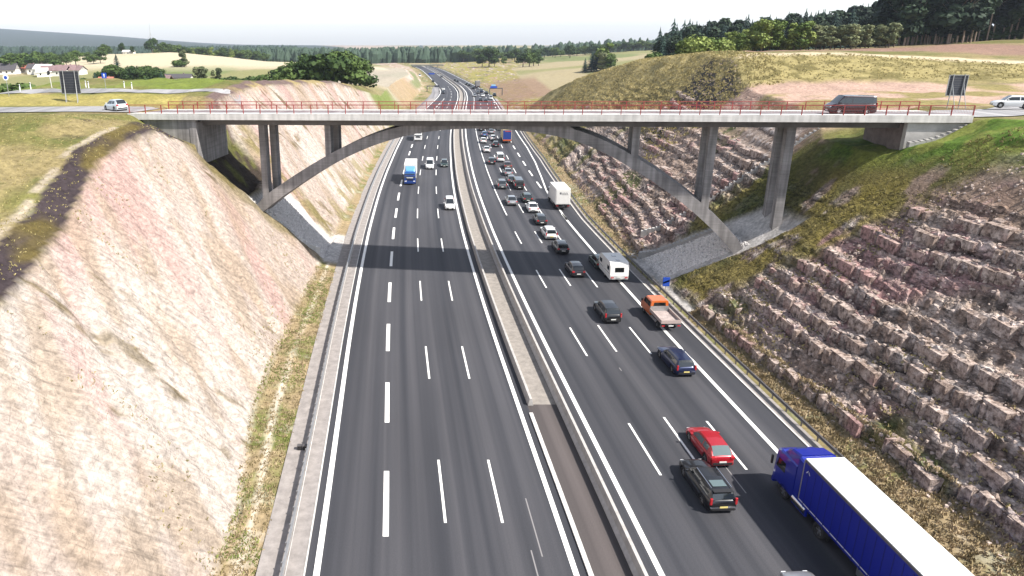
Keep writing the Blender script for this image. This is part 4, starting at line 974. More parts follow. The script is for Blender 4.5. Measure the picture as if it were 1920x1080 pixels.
b.build('roof_bows', mat('tarpaulin_seam', (.74, .74, .74), .6), tr)
for s in (-1, 1):
    bx('cant_rail', (TX - TL/2, s*1.225, 3.86), (TL, .05, .13), mat('cant_rail_grey', (.10, .10, .11), .5) if s < 0 else M['steel_dark'], tr)
    bx('side_rail', (TX - TL/2, s*1.238, 1.16), (TL, .03, .035), M['white_sign'], tr); bx('lower_rail', (TX - TL/2, s*1.23, 1.06), (TL, .05, .14), CB, tr)
    bx('corner_post', (TX - .03, s*1.23, 2.5), (.07, .05, 2.8), M['steel'], tr)
    bx('side_guard', (TX - 7.0, s*1.18, .72), (3.3, .05, .52), M['rim'], tr)
    bx('trailer_leg', (TX - 2.6, s*.95, .62), (.12, .12, .9), M['black'], tr)
    c_m = MB()                              # the small light chevron in the front upper corner of the curtain
    for a in (-1, 1):
        P = [(TX - .48 + a*.02, s*1.246, 3.44), (TX - .48 + a*.19, s*1.246, 3.22), (TX - .48 + a*.13, s*1.246, 3.19), (TX - .48, s*1.246, 3.36)]
        c_m.add(P, [(0,1,2,3)]); c_m.add(P, [(3,2,1,0)])
    c_m.build('chevron_mark', M['white_sign'], tr)
chassis(t, TX - TL + .3, TX - 1.2)
for x in (TX - 8.3, TX - 9.6, TX - 10.9): put_wheels(t, (x,), 1.24, .48, .38)
bx('rear_door', (TX - TL + .0, 0, 2.5), (.06, 2.46, 2.8), M['white_sign'], t); bx('rear_bumper', (TX - TL, 0, .6), (.1, 2.3, .2), M['steel'], t)
for s in (-1, 1): bx('tail_light', (TX - TL - .05, s*.95, .85), (.06, .4, .16), M['red_lamp'], t)
# white box lorry ahead, seen from behind
def box_lorry(label, px, py, hd, boxcol, cabcol, Lb, Hb, Lt, door=None, cz=0.0):
    x, y = roadY(px, py); t = thing('box_lorry', label, 'lorry', (x, y, 0), heading_at(y, hd))
    f = Lt / 2; lorry_cab(t, f, cabcol, Hc=2.65, Lc=1.75, W=2.36, deflector=False)
    chassis(t, -f + .2, f - .5)
    bx('box_body', (-f + Lb/2, 0, (Hb + 1.02)/2), (Lb, 2.5, Hb - 1.02), boxcol, t, bev=.03)
    for x_ in (f - 1.3, -f + 1.9): put_wheels(t, (x_,), 1.2, .46, .34, rims=True)
    for s in (-1, 1):
        bx('tail_light', (-f - .02, s*.95, .82), (.06, .4, .16), M['red_lamp'], t); bx('side_guard', (0, s*1.15, .7), (2.2, .05, .35), M['steel'], t)
    bx('rear_bumper', (-f + .05, 0, .58), (.1, 2.2, .16), M['black'], t)
    return t, f
WB_ = mat('white_box_panel', (.74, .73, .70), .5, noise=(1.2, .06)); WC = paint('lorry_white', (.72, .72, .71), 0, .35)
t, f_ = box_lorry('white box lorry with grey lettering on its rear beside the slip lane', 1046, 384, 1, WB_, WC, 5.9, 3.75, 7.9)
bx('rear_door', (-f_ - .012, 0, 2.3), (.03, 2.2, 2.3), WB_, t); bx('tail_lift', (-f_ - .08, 0, 1.02), (.1, 2.3, .10), M['black'], t)
def text(s_, size, loc, rot, m, parent, name='lettering', ext=.004):
    cu = bpy.data.curves.new(name, 'FONT'); cu.body = s_; cu.size = size; cu.extrude = ext; cu.align_x = 'CENTER'; cu.align_y = 'CENTER'
    o = bpy.data.objects.new('tmp', cu); COL.objects.link(o); dg = bpy.context.evaluated_depsgraph_get(); me2 = bpy.data.meshes.new_from_object(o.evaluated_get(dg)); COL.objects.unlink(o); bpy.data.objects.remove(o)
    me2.name = name; me2.materials.clear(); me2.materials.append(m); q_ = link(name, me2, parent); q_.location = loc; q_.rotation_euler = rot; return q_
M['grey_ink'] = mat('grey_lettering', (.12, .12, .13), .5)
lt = MB()                                   # the blurred grey lettering: a mark and a row of strokes
lt.box((0, .62, 0), (.012, .30, .34)); 
for i in range(5): lt.box((0, .28 - i*.20, 0), (.012, .06, .26)); lt.box((0, .22 - i*.20, .10 if i % 2 else -.10), (.012, .10, .05))
lt.box((0, -.16, -.24), (.012, 1.1, .05))
o = lt.build('lettering', M['grey_ink'], t); o.location = (-f_ - .036, -.15, 3.0)
bx('spoiler', (f_ - 1.2, 0, 2.9), (1.0, 2.0, .5), WC, t, bev=.08)
# blue cab with a white box coming closer
t, f_ = box_lorry('blue cabbed lorry with a white box driving towards the bridge shadow', 770, 338, -1, WB_, paint('cab_blue', (.012, .05, .24), .2, .3), 7.2, 3.75, 9.4)
loft_box('roof_deflector', [(f_ - 1.75, 1.1, 1.0, 2.6, 3.55), (f_ - 1.0, 1.08, .95, 2.6, 3.35), (f_ - .45, 1.0, .8, 2.6, 2.85)], paint('deflector_blue', (.12, .33, .62), .1, .3), t)
bx('sun_visor', (f_ - .02, 0, 2.42), (.22, 2.1, .05), paint('visor_blue', (.05, .28, .65), .1, .3), t); bx('name_board', (f_ + .03, 0, 1.50), (.02, 1.3, .13), M['white_sign'], t)
# white lorry with a dark cab top under the arch
t, f_ = box_lorry('white lorry with a dark windscreen just below the left part of the arch', 785, 261, -1, mat('dark_box', (.05, .05, .055), .5), WC, 6.0, 3.1, 7.8)
# yellow and blue lorry
YB = mat('cream_panel', (.62, .48, .26), .5); t, f_ = box_lorry('cream sided lorry with a blue rear door beside the queue under the arch', 948, 264.5, 1, YB, WC, 7.6, 3.9, 9.6)
bx('roof_panel', (-f_ + 3.8, 0, 3.92), (7.4, 2.4, .05), mat('cream_roof', (.70, .62, .52), .5), t)
bx('rear_door', (-f_ - .015, 0, 2.45), (.03, 2.3, 2.6), mat('deep_blue_door', (.02, .05, .24), .4), t); bx('rear_stripe', (-f_ - .04, 0, .98), (.03, 2.3, .34), mat('red_orange_band', (.6, .13, .04), .4), t); bx('rear_stripe', (-f_ - .04, -.2, 3.45), (.02, 1.6, .22), mat('red_band', (.5, .08, .05), .4), t)
t, f_ = box_lorry('grey lorry far off in the queue beyond the bridge', 895, 163.5, 1, mat('grey_box', (.20, .19, .19), .6), WC, 6.5, 3.8, 8.5)
t['group'] = 'vehicles beyond the bridge'
# orange flatbed
OR = paint('orange', (.62, .13, .015), .0, .38); x, y = roadY(1235, 600); t = thing('flatbed_lorry', 'small orange flatbed lorry with an empty grey loading bed', 'lorry', (x, y, 0), heading_at(y, 1))
loft_box('cab', [(.15, .98, .90, .55, 2.12), (1.75, .98, .88, .55, 2.10), (2.55, .98, .93, .5, 1.42), (2.9, .95, .90, .5, 1.15)], OR, t)
b = MB(); b.add([(1.83, -.80, 2.03), (1.83, .80, 2.03), (2.52, .86, 1.44), (2.52, -.86, 1.44)], [(0,1,2,3), (3,2,1,0)]); b.build('windscreen', M['glass'], t)
b = MB(); b.add([(.138, -.66, 1.55), (.138, .66, 1.55), (.138, .60, 1.92), (.138, -.60, 1.92)], [(0,1,2,3), (3,2,1,0)]); b.build('rear_window', M['glass'], t)
for s in (-1, 1):
    for (a, c_2) in ((.35, 1.0), (1.08, 1.85)):
        b = MB(); P = [(a, s*.955, 1.38), (c_2 + (.25 if a > 1 else 0), s*.955, 1.38), (c_2, s*.915, 1.92), (a, s*.915, 1.92)]; b.add(P, [(0,1,2,3), (3,2,1,0)]); b.build('side_window', M['glass'], t)
    bx('mirror', (2.2, s*1.12, 1.5), (.12, .14, .3), M['black'], t); bx('tail_light', (-3.08, s*.8, .72), (.05, .3, .12), M['red_lamp'], t); bx('headlight', (2.9, s*.68, .8), (.08, .3, .18), M['white_lamp'], t)
BD = mat('worn_bed_boards', (.36, .30, .28), .8, noise=(2.5, .3)); 
bed = bx('loading_bed', (-1.45, 0, .96), (3.15, 1.96, .12), BD, t)
for s in (-1, 1): bx('side_board', (-1.45, s*1.0, 1.14), (3.2, .05, .36), mat('board_metal', (.42, .34, .31), .6), bed)
bx('tail_board', (-3.03, 0, 1.14), (.05, 2.0, .36), mat('tail_metal', (.45, .36, .33), .6), bed); bx('head_board', (.08, 0, 1.25), (.05, 1.96, .6), M['steel'], bed)
b = MB(); b.box((-.2, .35, .72), (5.4, .1, .18)); b.box((-.2, -.35, .72), (5.4, .1, .18)); b.build('chassis', M['black'], t)
put_wheels(t, (2.05, -1.85), .98, .35, .24); bx('number_plate', (-3.08, 0, .72), (.02, .5, .11), M['plate'], t)
# caravan
x, y = roadY(1148, 518); t = thing('caravan', 'white touring caravan with a dark rear window towed by a dark green car', 'caravan', (x, y, 0), heading_at(y, 1))
CW = mat('caravan_white', (.80, .79, .76), .4, noise=(2, .03)); w = 1.12
b = MB(); prof = [(-2.45, .5), (-2.55, 1.0), (-2.42, 2.2), (-2.2, 2.55), (-1.6, 2.62), (1.5, 2.60), (2.0, 2.45), (2.4, 1.7), (2.5, 1.1), (2.4, .5)]
n_ = len(prof); b.add([(x_, -w, z_) for x_, z_ in prof] + [(x_, w, z_) for x_, z_ in prof], [tuple(range(n_-1, -1, -1))[::-1], tuple(n_ + i for i in range(n_))[::-1]] + [(i, n_ + i, n_ + (i+1) % n_, (i+1) % n_) for i in range(n_)])
b.build('body', CW, t)
b = MB(); P = [(-2.535, -.55, 1.45), (-2.535, .55, 1.45), (-2.47, .55, 2.0), (-2.47, -.55, 2.0)]; b.add(P, [(0,1,2,3), (3,2,1,0)]); b.build('rear_window', M['glass'], t)
for s in (-1, 1):
    for (a, c_2) in ((-2.0, -1.2), (1.0, 1.9)): bx('side_window', ((a+c_2)/2, s*(w + .004), 1.75), (c_2 - a, .02, .5), M['glass'], t, bev=0)
    bx('stripe', (0, s*(w + .004), 1.15), (4.6, .012, .05), M['grey_ink'], t); bx('tail_light', (-2.56, s*.85, .75), (.04, .35, .14), M['red_lamp'], t)
bx('door', (.1, w + .01, 1.5), (.62, .02, 1.8), CW, t); bx('roof_hatch', (.2, 0, 2.64), (.5, .5, .08), M['rim'], t, bev=.02); bx('roof_hatch', (-1.4, 0, 2.65), (.4, .4, .08), M['rim'], t, bev=.02)
bx('number_plate', (-2.56, 0, .82), (.02, .5, .11), M['plate'], t); b = MB(); b.cyl((2.4, 0, .5), (3.5, 0, .48), .05); b.build('drawbar', M['steel'], t)
put_wheels(t, (-.1,), 1.10, .33, .2)

# ------------------------------------------------------------------ trees
def crown_blobs(seed, kind):
    r = random.Random(seed); B = []
    if kind == 'round':
        for i in range(13):
            a = r.random()*6.283; q_ = r.random()**.5*.30; z = .34 + r.random()*.5; sh = 1 - ((z-.55)/.5)**2*.9
            B.append((math.cos(a)*q_*sh, math.sin(a)*q_*sh, z, .13 + r.random()*.09))
    elif kind == 'tall':
        for i in range(14):
            z = .22 + r.random()*.68; w_ = .17*(1 - abs(z-.45)*.9); a = r.random()*6.283
            B.append((math.cos(a)*w_*r.random(), math.sin(a)*w_*r.random(), z, .07 + r.random()*.07))
    elif kind == 'bush':
        for i in range(12):
            a = r.random()*6.283; q_ = r.random()**.5*.48; B.append((math.cos(a)*q_, math.sin(a)*q_, .25 + r.random()*.42, .2 + r.random()*.14))
    elif kind == 'pine':
        for i in range(11):
            z = .55 + r.random()*.40; a = r.random()*6.283; w_ = .16*(1.2 - z)*2; B.append((math.cos(a)*w_*r.random(), math.sin(a)*w_*r.random(), z, .06 + r.random()*.05))
    return B
def leafy(name, m, seed, kind, n_leaf=1500, leaf=.035, solid=True):
    """crown of unit height made of many small leaf faces spread through clumps"""
    r = np.random.default_rng(seed); B = crown_blobs(seed, kind); b = MB(); V = []; F = []
    per = n_leaf // len(B)
    for (x, y, z, rr) in B:
        d = r.normal(size=(per, 3)); d /= np.linalg.norm(d, axis=1)[:, None]; rad = rr * (.55 + .5 * r.random(per) ** .6)[:, None]
        P = np.array([x, y, z]) + d * rad * np.array([1, 1, .85]); 
        N = d + r.normal(size=(per, 3)) * .55; N /= np.linalg.norm(N, axis=1)[:, None]
        T = np.cross(N, r.normal(size=(per, 3))); T /= np.linalg.norm(T, axis=1)[:, None]; U = np.cross(N, T); sz = leaf * (.6 + .9 * r.random(per))[:, None]
        o = len(V)
        for p_, t_, u_ in zip(P, T * sz, U * sz):
            V += [tuple(p_ - t_ - u_*.6), tuple(p_ + t_ - u_*.7), tuple(p_ + t_*.6 + u_), tuple(p_ - t_*.8 + u_*.8)]
        F += [(o + 4*i, o + 4*i + 1, o + 4*i + 2, o + 4*i + 3) for i in range(per)]
    b.add(V, F)
    if solid:                                # an uneven dark heart so the crown is not see-through everywhere
        for (x, y, z, rr) in B:
            q_ = rr * .62; b.add([(x + q_*a, y + q_*c, z + q_*e*.85) for a, c, e in ((1,0,0),(0,1,0),(-1,0,0),(0,-1,0),(0,0,1),(0,0,-1))], [(0,1,4),(1,2,4),(2,3,4),(3,0,4),(1,0,5),(2,1,5),(3,2,5),(0,3,5)])
    return b.mesh(name, m)
def conifer(name, m, seed, w=.16, tiers=13, base=.12):
    r = random.Random(seed); b = MB()
    for t_ in range(tiers):
        f_ = t_ / (tiers - 1); z = base + (1 - base) * f_ ** .92; R_ = w * (1 - f_) ** .8 + .012; n_ = 11
        V = [(0, 0, z + .07 * (1 - f_*.4))]; a0_ = r.random()*6.28
        for i in range(n_ * 2):
            a = a0_ + 6.283*i/(n_*2); q_ = R_ * ((.9 + r.random()*.4) if i % 2 == 0 else (.42 + r.random()*.2)); V.append((q_*math.cos(a), q_*math.sin(a), z - (.045 if i % 2 == 0 else .0) - r.random()*.02))
        b.add(V, [(0, 1 + i, 1 + (i+1) % (n_*2)) for i in range(n_*2)])
    return b.mesh(name, m)
def trunk_mesh(m, r0=.03, h=.6, lean=.0, limbs=5, seed=1):
    r = random.Random(seed); b = MB(); b.cyl((0, 0, -.03), (lean*.5, 0, h*.55), r0, r0*.7, 7); b.cyl((lean*.5, 0, h*.55), (lean, 0, h), r0*.7, r0*.35, 7)
    for i in range(limbs):
        z = h*(.45 + .5*i/max(1, limbs)); a = r.random()*6.28; b.cyl((lean*z/h, 0, z), (lean + math.cos(a)*.16, math.sin(a)*.16, z + .16), r0*.35, r0*.12, 5)
    return b.mesh('trunk', m)
TM = {}
for i in range(3):
    TM['round', i] = (leafy('crown', M['leaf'], 10 + i, 'round', 1700, .024), trunk_mesh(M['trunk'], .028, .5, seed=i))
    TM['tall', i] = (leafy('crown', M['leaf_light'], 20 + i, 'tall', 1500, .021), trunk_mesh(M['trunk'], .018, .6, seed=i))
    TM['grey', i] = (leafy('crown', M['leaf_grey'], 30 + i, 'tall', 1500, .023), trunk_mesh(M['trunk'], .018, .6, seed=i))
    TM['bush', i] = (leafy('crown', M['leaf_light'], 40 + i, 'bush', 1500, .045), trunk_mesh(M['trunk'], .03, .4, seed=i))
    TM['darkbush', i] = (leafy('crown', M['leaf'], 45 + i, 'bush', 1300, .05), trunk_mesh(M['trunk'], .03, .4, seed=i))
    TM['fir', i] = (conifer('crown', M['needle'], 50 + i, .20 + .02*i), trunk_mesh(M['trunk'], .014, .4, limbs=0))
    TM['pine', i] = (leafy('crown', M['needle_black'], 60 + i, 'pine', 1500, .018), trunk_mesh(M['trunk_pale'], .0075, .97, lean=.0, limbs=4, seed=i))
    TM['wood', i] = (leafy('crown', M['needle_black'], 70 + i, 'tall', 1700, .024), trunk_mesh(M['trunk_pale'], .010, .8, seed=i))
NAMES = {'round': 'broadleaf_tree', 'tall': 'young_tree', 'grey': 'willow_tree', 'bush': 'bush', 'darkbush': 'bush', 'fir': 'fir_tree', 'pine': 'pine_tree', 'wood': 'forest_tree'}
TREE0 = {}
tcount = 0
def tree(kind, X, Y, h, label, group=None, w=1.0, cat=None, sink=.15):
    global tcount
    tcount += 1; v = tcount % 3; z = ground(X, Y) - sink; rz = (tcount * 2.399) % 6.283
    if (kind, v) not in TREE0:
        t = thing(NAMES[kind], label, cat or ('bush' if 'bush' in kind else 'tree'), (X, Y, z), rz, group); link('crown', TM[kind, v][0], t); link('trunk', TM[kind, v][1], t); TREE0[kind, v] = t
    else: t = dup(TREE0[kind, v], (X, Y, z), rz, label, group)
    if not group and 'group' in t: del t['group']
    t.scale = (h * w, h * w, h); return t
def tpx(kind, px, Y, h, label, group=None, w=1.0, **k): return tree(kind, atY(px, Y), Y, h, label, group, w, **k)
# leafy clump left of the road beyond the cutting
r = random.Random(3)
G1 = 'dense leafy trees in the clump left of the far motorway'
for i in range(34):
    f_ = i / 33; px = 455 + 220 * f_ + r.uniform(-5, 5); Y = 232 + r.uniform(-8, 22) + (30 if f_ < .35 else 0)
    h = (3.6 + 7.4 * math.sin(min(1, max(0, (px - 470) / 150)) * 1.57)) * r.uniform(.85, 1.12)
    if px > 672: h *= .8
    tpx('round' if i % 4 else 'darkbush', px, Y, h, 'leafy tree in the dense dark green clump left of the far motorway bend', G1, 1.25)
# isolated trees and copses on the fields to the left
for (k_, px, Y, h, w_, lb) in [('fir', 216, 370, 14, 1.2, 'tall dark conifer rising out of the copse below the yellow hill'), ('round', 196, 600, 14, 1.1, 'broad dark tree standing at the top left of the yellow hill field'),
    ('round', 185, 540, 11, 1.2, 'round tree just below the broad dark one on the yellow hill'), ('round', 172, 530, 8, 1.4, 'low round bush tree left of the yellow hill field'), ('round', 228, 690, 12, .9, 'dark tree near the hilltop buildings left of the mast'),
    ('round', 247, 700, 8, .9, 'small round tree left of the mast on the hilltop'), ('round', 284, 700, 17, 1.1, 'large dark tree at the foot of the thin mast'), ('grey', 343, 480, 12, 1.3, 'pale feathery tree alone in the yellow field'), ('darkbush', 334, 478, 6, 1.6, 'dark low bush beside the pale feathery field tree'),
    ('round', 120, 500, 11, 1.3, 'dark tree on the slope above the village roofs'), ('round', 138, 520, 12, 1.3, 'dark tree left of the yellow field above the village'), ('round', 160, 560, 9, 1.2, 'small dark tree at the left edge of the yellow field'),
    ('grey', 365, 300, 9, 1.2, 'thin pale tree behind the green bank, first of the row'), ('grey', 377, 300, 9.5, 1.2, 'thin pale tree behind the green bank beside the first'), ('fir', 187, 340, 7, 1.3, 'small fir left of the copse behind the green bank'), ('fir', 298, 330, 6.5, 1.5, 'small fir right of the copse behind the green bank'),
    ('fir', 172, 340, 5.5, 1.6, 'small fir left of the other small fir behind the green bank'), ('grey', 395, 310, 7, 1.0, 'slender pale tree right of the two thin pale ones'), ('grey', 407, 310, 8, 1.1, 'rounder pale tree at the right end of the thin row'),
    ('darkbush', 150, 330, 4.5, 2.0, 'round bush behind the large dark sign back')]:
    tpx(k_, px, Y, h, lb, None, w_)
G2 = 'mixed trees of the copse behind the green bank'
for i in range(18):
    px = 200 + 92 * i / 17 + r.uniform(-3, 3); tpx('round' if i % 3 else 'darkbush', px, 345 + r.uniform(-12, 14), r.uniform(6.5, 10.5), 'leafy tree in the copse between the green bank and the yellow hill', G2, 1.3)
G3 = 'hedge trees at the foot of the yellow field'
for i in range(12):
    px = 415 + 70 * i / 11; tpx('darkbush', px, 300 + r.uniform(-6, 6), r.uniform(3.5, 5.5), 'low dark hedge tree between the pale row and the dense clump', G3, 1.7)
G4 = 'dark trees along the back of the yellow hill'
for i in range(30):
    px = 290 + 205 * i / 29; tpx('round' if i % 5 else 'tall', px, 735 + r.uniform(-10, 25) + i*2, r.uniform(8, 14), 'dark tree in the line along the back edge of the yellow hill field', G4, 1.35)
G5 = 'trees and bushes around the village'
for i in range(26):
    px = r.uniform(0, 112); Y = r.uniform(430, 560); tpx('round' if i % 3 else 'darkbush', px, Y, r.uniform(6, 13), 'garden tree standing among and behind the village roofs', G5, 1.3)
G6 = 'dark bushes left of the roundabout'
for i in range(16):
    f_ = i / 15; px = -6 + 82 * f_; tpx('darkbush', px, 150 + r.uniform(-6, 12), (4.6 + 2.4*math.sin(f_*3.1)) * r.uniform(.85, 1.1), 'dark dense bush below the road at the far left behind the round blue signs', G6, 1.3)
# trees on the rolling fields right of the far road
for (k_, px, Y, h, w_, lb) in [('round', 918, 640, 19, 1.1, 'tall round tree at the edge of the field right of the far forest'), ('round', 905, 640, 14, 1.1, 'round tree left of the tall one at the field edge'), ('round', 928, 630, 11, 1.2, 'smaller tree at the right of the tall round field edge tree'), ('round', 946, 660, 8, 1.0, 'small brown green tree between the field edge group and the round copse'),
    ('round', 966, 760, 17, 1.2, 'dark round tree behind the field left of the copse'), ('round', 982, 560, 12, 1.4, 'leftmost leafy tree of the dark copse in the middle of the field'), ('round', 994, 560, 12.5, 1.3, 'leafy tree in the middle of the dark field copse'), ('round', 1002, 575, 15, 1.1, 'tallest leafy tree of the dark field copse'), ('round', 1011, 560, 8.5, 1.3, 'low tree at the right end of the dark field copse'),
    ('round', 1042, 800, 13, 1.2, 'dark tree on the skyline left of the lone round tree'), ('round', 1070, 740, 16, 1.1, 'lone round tree on the skyline of the yellow field'), ('fir', 1099, 430, 9, 1.5, 'small dark fir at the left of the tall hilltop group'), ('fir', 1112, 430, 13, 1.7, 'dark fir in the tall hilltop group'), ('fir', 1121, 430, 15.5, 1.6, 'second dark fir in the tall hilltop group'),
    ('tall', 1134, 430, 19, 1.5, 'tallest light topped tree of the hilltop group'), ('round', 1146, 425, 11, 1.2, 'round tree at the right of the hilltop group'), ('grey', 1130, 424, 12, 1.6, 'pale tree inside the hilltop group'),
    ('darkbush', 1229, 205, 4.0, 1.3, 'grey green bush at the left end of the dark forest'), ('grey', 1222, 240, 6.5, 1.2, 'thin pale tree at the left edge of the dark forest')]:
    tpx(k_, px, Y, h, lb, None, w_)
G7 = 'dark trees closing the skyline right of the far road'
for i in range(24):
    px = 870 + 350 * i / 23; tpx('round', px, 840 + r.uniform(-15, 25), r.uniform(9, 14) + (4 if i < 4 else 0), 'dark tree in the low belt along the skyline behind the yellow field', G7, 1.6)
# bushes and young trees on the crest at the right
for (px, Y, h, k_, w_) in [(1283, 176, 5.0, 'bush', 1.1), (1297, 174, 5.9, 'bush', 1.2), (1313, 176, 5.7, 'bush', 1.2), (1330, 177, 4.6, 'bush', 1.1), (1345, 177, 4.9, 'bush', 1.15), (1353, 180, 3.8, 'bush', 1.0)]:
    tpx(k_, px, Y, h, 'bright green round bush at the left end of the crest hedge', 'bright green bushes on the crest', w_)
G8 = 'young trees of the crest hedge at the edge of the dark forest'
for i in range(34):
    px = 1366 + 304 * i / 33 + r.uniform(-3, 3); k_ = 'tall' if (1395 < px < 1450 or 1475 < px < 1520) else ('grey' if px > 1500 else ('bush' if i % 2 else 'tall'))
    h = 9.0 if 1400 < px < 1450 else (8.2 if 1480 < px < 1510 else r.uniform(5.6, 7.2))
    tpx(k_, px, 183 + r.uniform(-4, 10), h if k_ != 'bush' else h*.75, 'young light green tree in the hedge between the crest meadow and the dark forest', G8, 1.35 if k_ != 'bush' else 1.0)
# spruce forest behind
G9 = 'tall trees of the dark forest edge'
for i in range(150):
    px = 1236 + 425 * (i % 50) / 49 + r.uniform(-4, 4); row_ = i // 50; Y = 262 + row_ * 13 + r.uniform(-6, 6); f_ = (px - 1236) / 425
    top_y = 50 - 30 * f_ + (12 if f_ < .04 else 0) - (8 if f_ > .55 else 0); X = atY(px, Y); zt = CH + (72 - top_y) * Y * 1.0 / 1288
    h = zt - ground(X, Y) + r.uniform(-1.6, 1.2) - (0 if row_ else 1.2); tpx('fir' if i % 3 else 'wood', px, Y, max(h, 6) * r.uniform(.86, 1.08), 'dark tall tree in the forest edge behind the light green hedge', G9, r.uniform(.95, 1.4))
# tall pines at the upper right
G10 = 'tall dark pines at the upper right'
for i in range(52):
    px = 1668 + 330 * (i % 26) / 25 + r.uniform(-5, 5); row_ = i // 26; Y = 212 + row_ * 14 + r.uniform(-5, 5) + (px - 1668) * .02
    tpx('pine' if i % 3 else 'wood', px, Y, r.uniform(21, 27), 'tall dark pine with a bare pale trunk in the wood at the upper right', G10, 1.5 if i % 3 else 1.1)
for i in range(16):
    px = 1664 + 150 * i / 15 + r.uniform(-4, 4); tpx('wood', px, 204 + r.uniform(-3, 5), 20 if px < 1700 else r.uniform(15, 22), 'dark leafy tree at the left front of the tall pine wood', 'leafy trees at the front of the pine wood', 1.35)
for i in range(22):
    px = 1690 + 260 * i / 21; tpx('darkbush', px, 226 + r.uniform(-3, 3), r.uniform(3, 6.5), 'dark shrub between the trunks of the pine wood', 'undergrowth shrubs of the pine wood', 1.7)
# distant woods that read as one mass
def wood(name, label, spots, m, seed):
    r_ = random.Random(seed); b = MB()
    for (X, Y, h) in spots:
        z = ground(X, Y) - .5; w_ = h * r_.uniform(.22, .34); n_ = 7; V = []
        conif = r_.random() < .45
        rings = ((.0, .75), (.3, 1.0), (.62, .62 if conif else .95), (.85, .28 if conif else .6)); a0_ = r_.random()*6
        for (f_, q_) in rings:
            for j in range(n_): a = a0_ + 6.283*j/n_; k_ = w_*q_*r_.uniform(.75, 1.25); V.append((X + k_*math.cos(a), Y + k_*math.sin(a), z + h*f_*r_.uniform(.93, 1.07)))
        V.append((X, Y, z + h)); L_ = len(rings)
        b.add(V, [(i*n_+j, i*n_+(j+1) % n_, (i+1)*n_+(j+1) % n_, (i+1)*n_+j) for i in range(L_-1) for j in range(n_)] + [((L_-1)*n_+j, (L_-1)*n_+(j+1) % n_, L_*n_) for j in range(n_)])
    o = b.build(name, m); tag(o, label, 'woodland', kind='stuff'); return o
r = random.Random(11)
sp = [(atY(r.uniform(455, 905), Y_), Y_, r.uniform(15, 21)) for Y_ in [850 + 16*i + r.uniform(-5, 5) for i in range(9) for _ in range(75)]]
wood('far_forest', 'blue green conifer forest across the valley end behind the motorway', sp, M['far_leaf'], 5)
sp = [(atY(r.uniform(-60, 560), Y_), Y_, r.uniform(15, 24)) for Y_ in [1150 + 60*i + r.uniform(-25, 25) for i in range(16) for _ in range(75)]]
wood('far_forest', 'hazy blue green woods filling the valley at the far left below the ridge', sp, M['far_leaf'], 6)
sp = [(atY(r.uniform(820, 1330), Y_), Y_, r.uniform(14, 20)) for Y_ in [960 + 45*i + r.uniform(-15, 15) for i in range(5) for _ in range(60)]]
wood('far_forest', 'low dark forest line along the skyline right of the motorway', sp, M['far_leaf'], 7)
# ------------------------------------------------------------------ grass
def tufts(name, label, region, n, hmin, hmax, m, seed):
    """many blades in one object; region(r) gives a point"""
    r_ = random.Random(seed); b = MB(); V = []; F = []
    for _ in range(n):
        p_ = region(r_)
        if not p_: continue
        x, y = p_; z = ground(x, y) - .04; 
        for q_ in range(5):
            a = r_.random()*6.283; l_ = r_.uniform(hmin, hmax); w_ = l_*.16 + .012; lean = r_.uniform(.25, .9)*l_; dx, dy = math.cos(a), math.sin(a); ox, oy = r_.uniform(-.12, .12), r_.uniform(-.12, .12)
            o = len(V); V += [(x+ox - dy*w_, y+oy + dx*w_, z), (x+ox + dy*w_, y+oy - dx*w_, z), (x+ox + dx*lean*.45, y+oy + dy*lean*.45, z + l_*.75), (x+ox + dx*lean, y+oy + dy*lean, z + l_*.62)]
            F += [(o, o+1, o+2), (o+1, o+3, o+2)]
    b.add(V, F); o = b.build(name, m); tag(o, label, 'grass', kind='stuff')
M['straw'] = leafmat('dry_grass', (.24, .19, .10), (.56, .44, .28)); M['weed'] = leafmat('weeds', (.18, .155, .055), (.42, .35, .16)); M['greengrass'] = leafmat('green_grass', (.13, .17, .04), (.32, .33, .11))
def vergeL(r_):
    y = r_.uniform(26, 80); le = float(c_(y)) - float(lw(y)) - 3.2; tx = float(np.interp(y, LK, LT[:, 0, 0])); return (r_.uniform(tx - .4, le - .1), y)
def vergeR(r_):
    y = r_.uniform(26, 66); re = float(c_(y)) + float(redge(y)) + 1.8; tx = float(np.interp(y, RK, RT[:, 0, 0])); return (r_.uniform(re, tx + .9), y)
def vergeR2(r_):
    y = r_.uniform(84, 190); re = float(c_(y)) + float(redge(y)) + 1.8; tx = float(np.interp(y, RK, RT[:, 0, 0])); return (r_.uniform(re, tx + 1.2), y)
tufts('dry_grass', 'dry yellow grass tufts on the verge below the pale left rock slope', vergeL, 2600, .08, .26, M['straw'], 1)
tufts('dry_grass', 'dry straw coloured grass on the verge between the right guardrail and the rock face', vergeR, 3600, .10, .36, M['straw'], 2)
tufts('green_grass', 'green grass patches on the left verge', lambda r_: (lambda p: p if float(fbm(p[0]*.5, p[1]*.25, 90, 2)) > .52 else None)(vergeL(r_)), 3000, .08, .22, M['greengrass'], 3)
tufts('dry_grass', 'yellow grass strip along the foot of the rock beyond the bridge', vergeR2, 1500, .12, .35, M['straw'], 4)
def knob_area(r_):
    y = r_.uniform(56, 74); x = r_.uniform(31, 58)
    if y > 74.0 - (x - 30.3)*.66: return None
    return (x, y) if float(fbm(x*.4, y*.4, 95, 2)) > .45 else None
tufts('green_grass', 'rough green and yellow grass on the right slope in front of the bridge', knob_area, 3600, .08, .26, M['weed'], 5)
def crest(r_):
    y = r_.uniform(30, 74); cx = float(np.interp(y, LK, LT[:, 1, 0])); return (cx - r_.uniform(.3, 14), y)
tufts('dry_grass', 'yellowish grass on the plateau above the left rock slope', crest, 2600, .06, .18, M['weed'], 6)
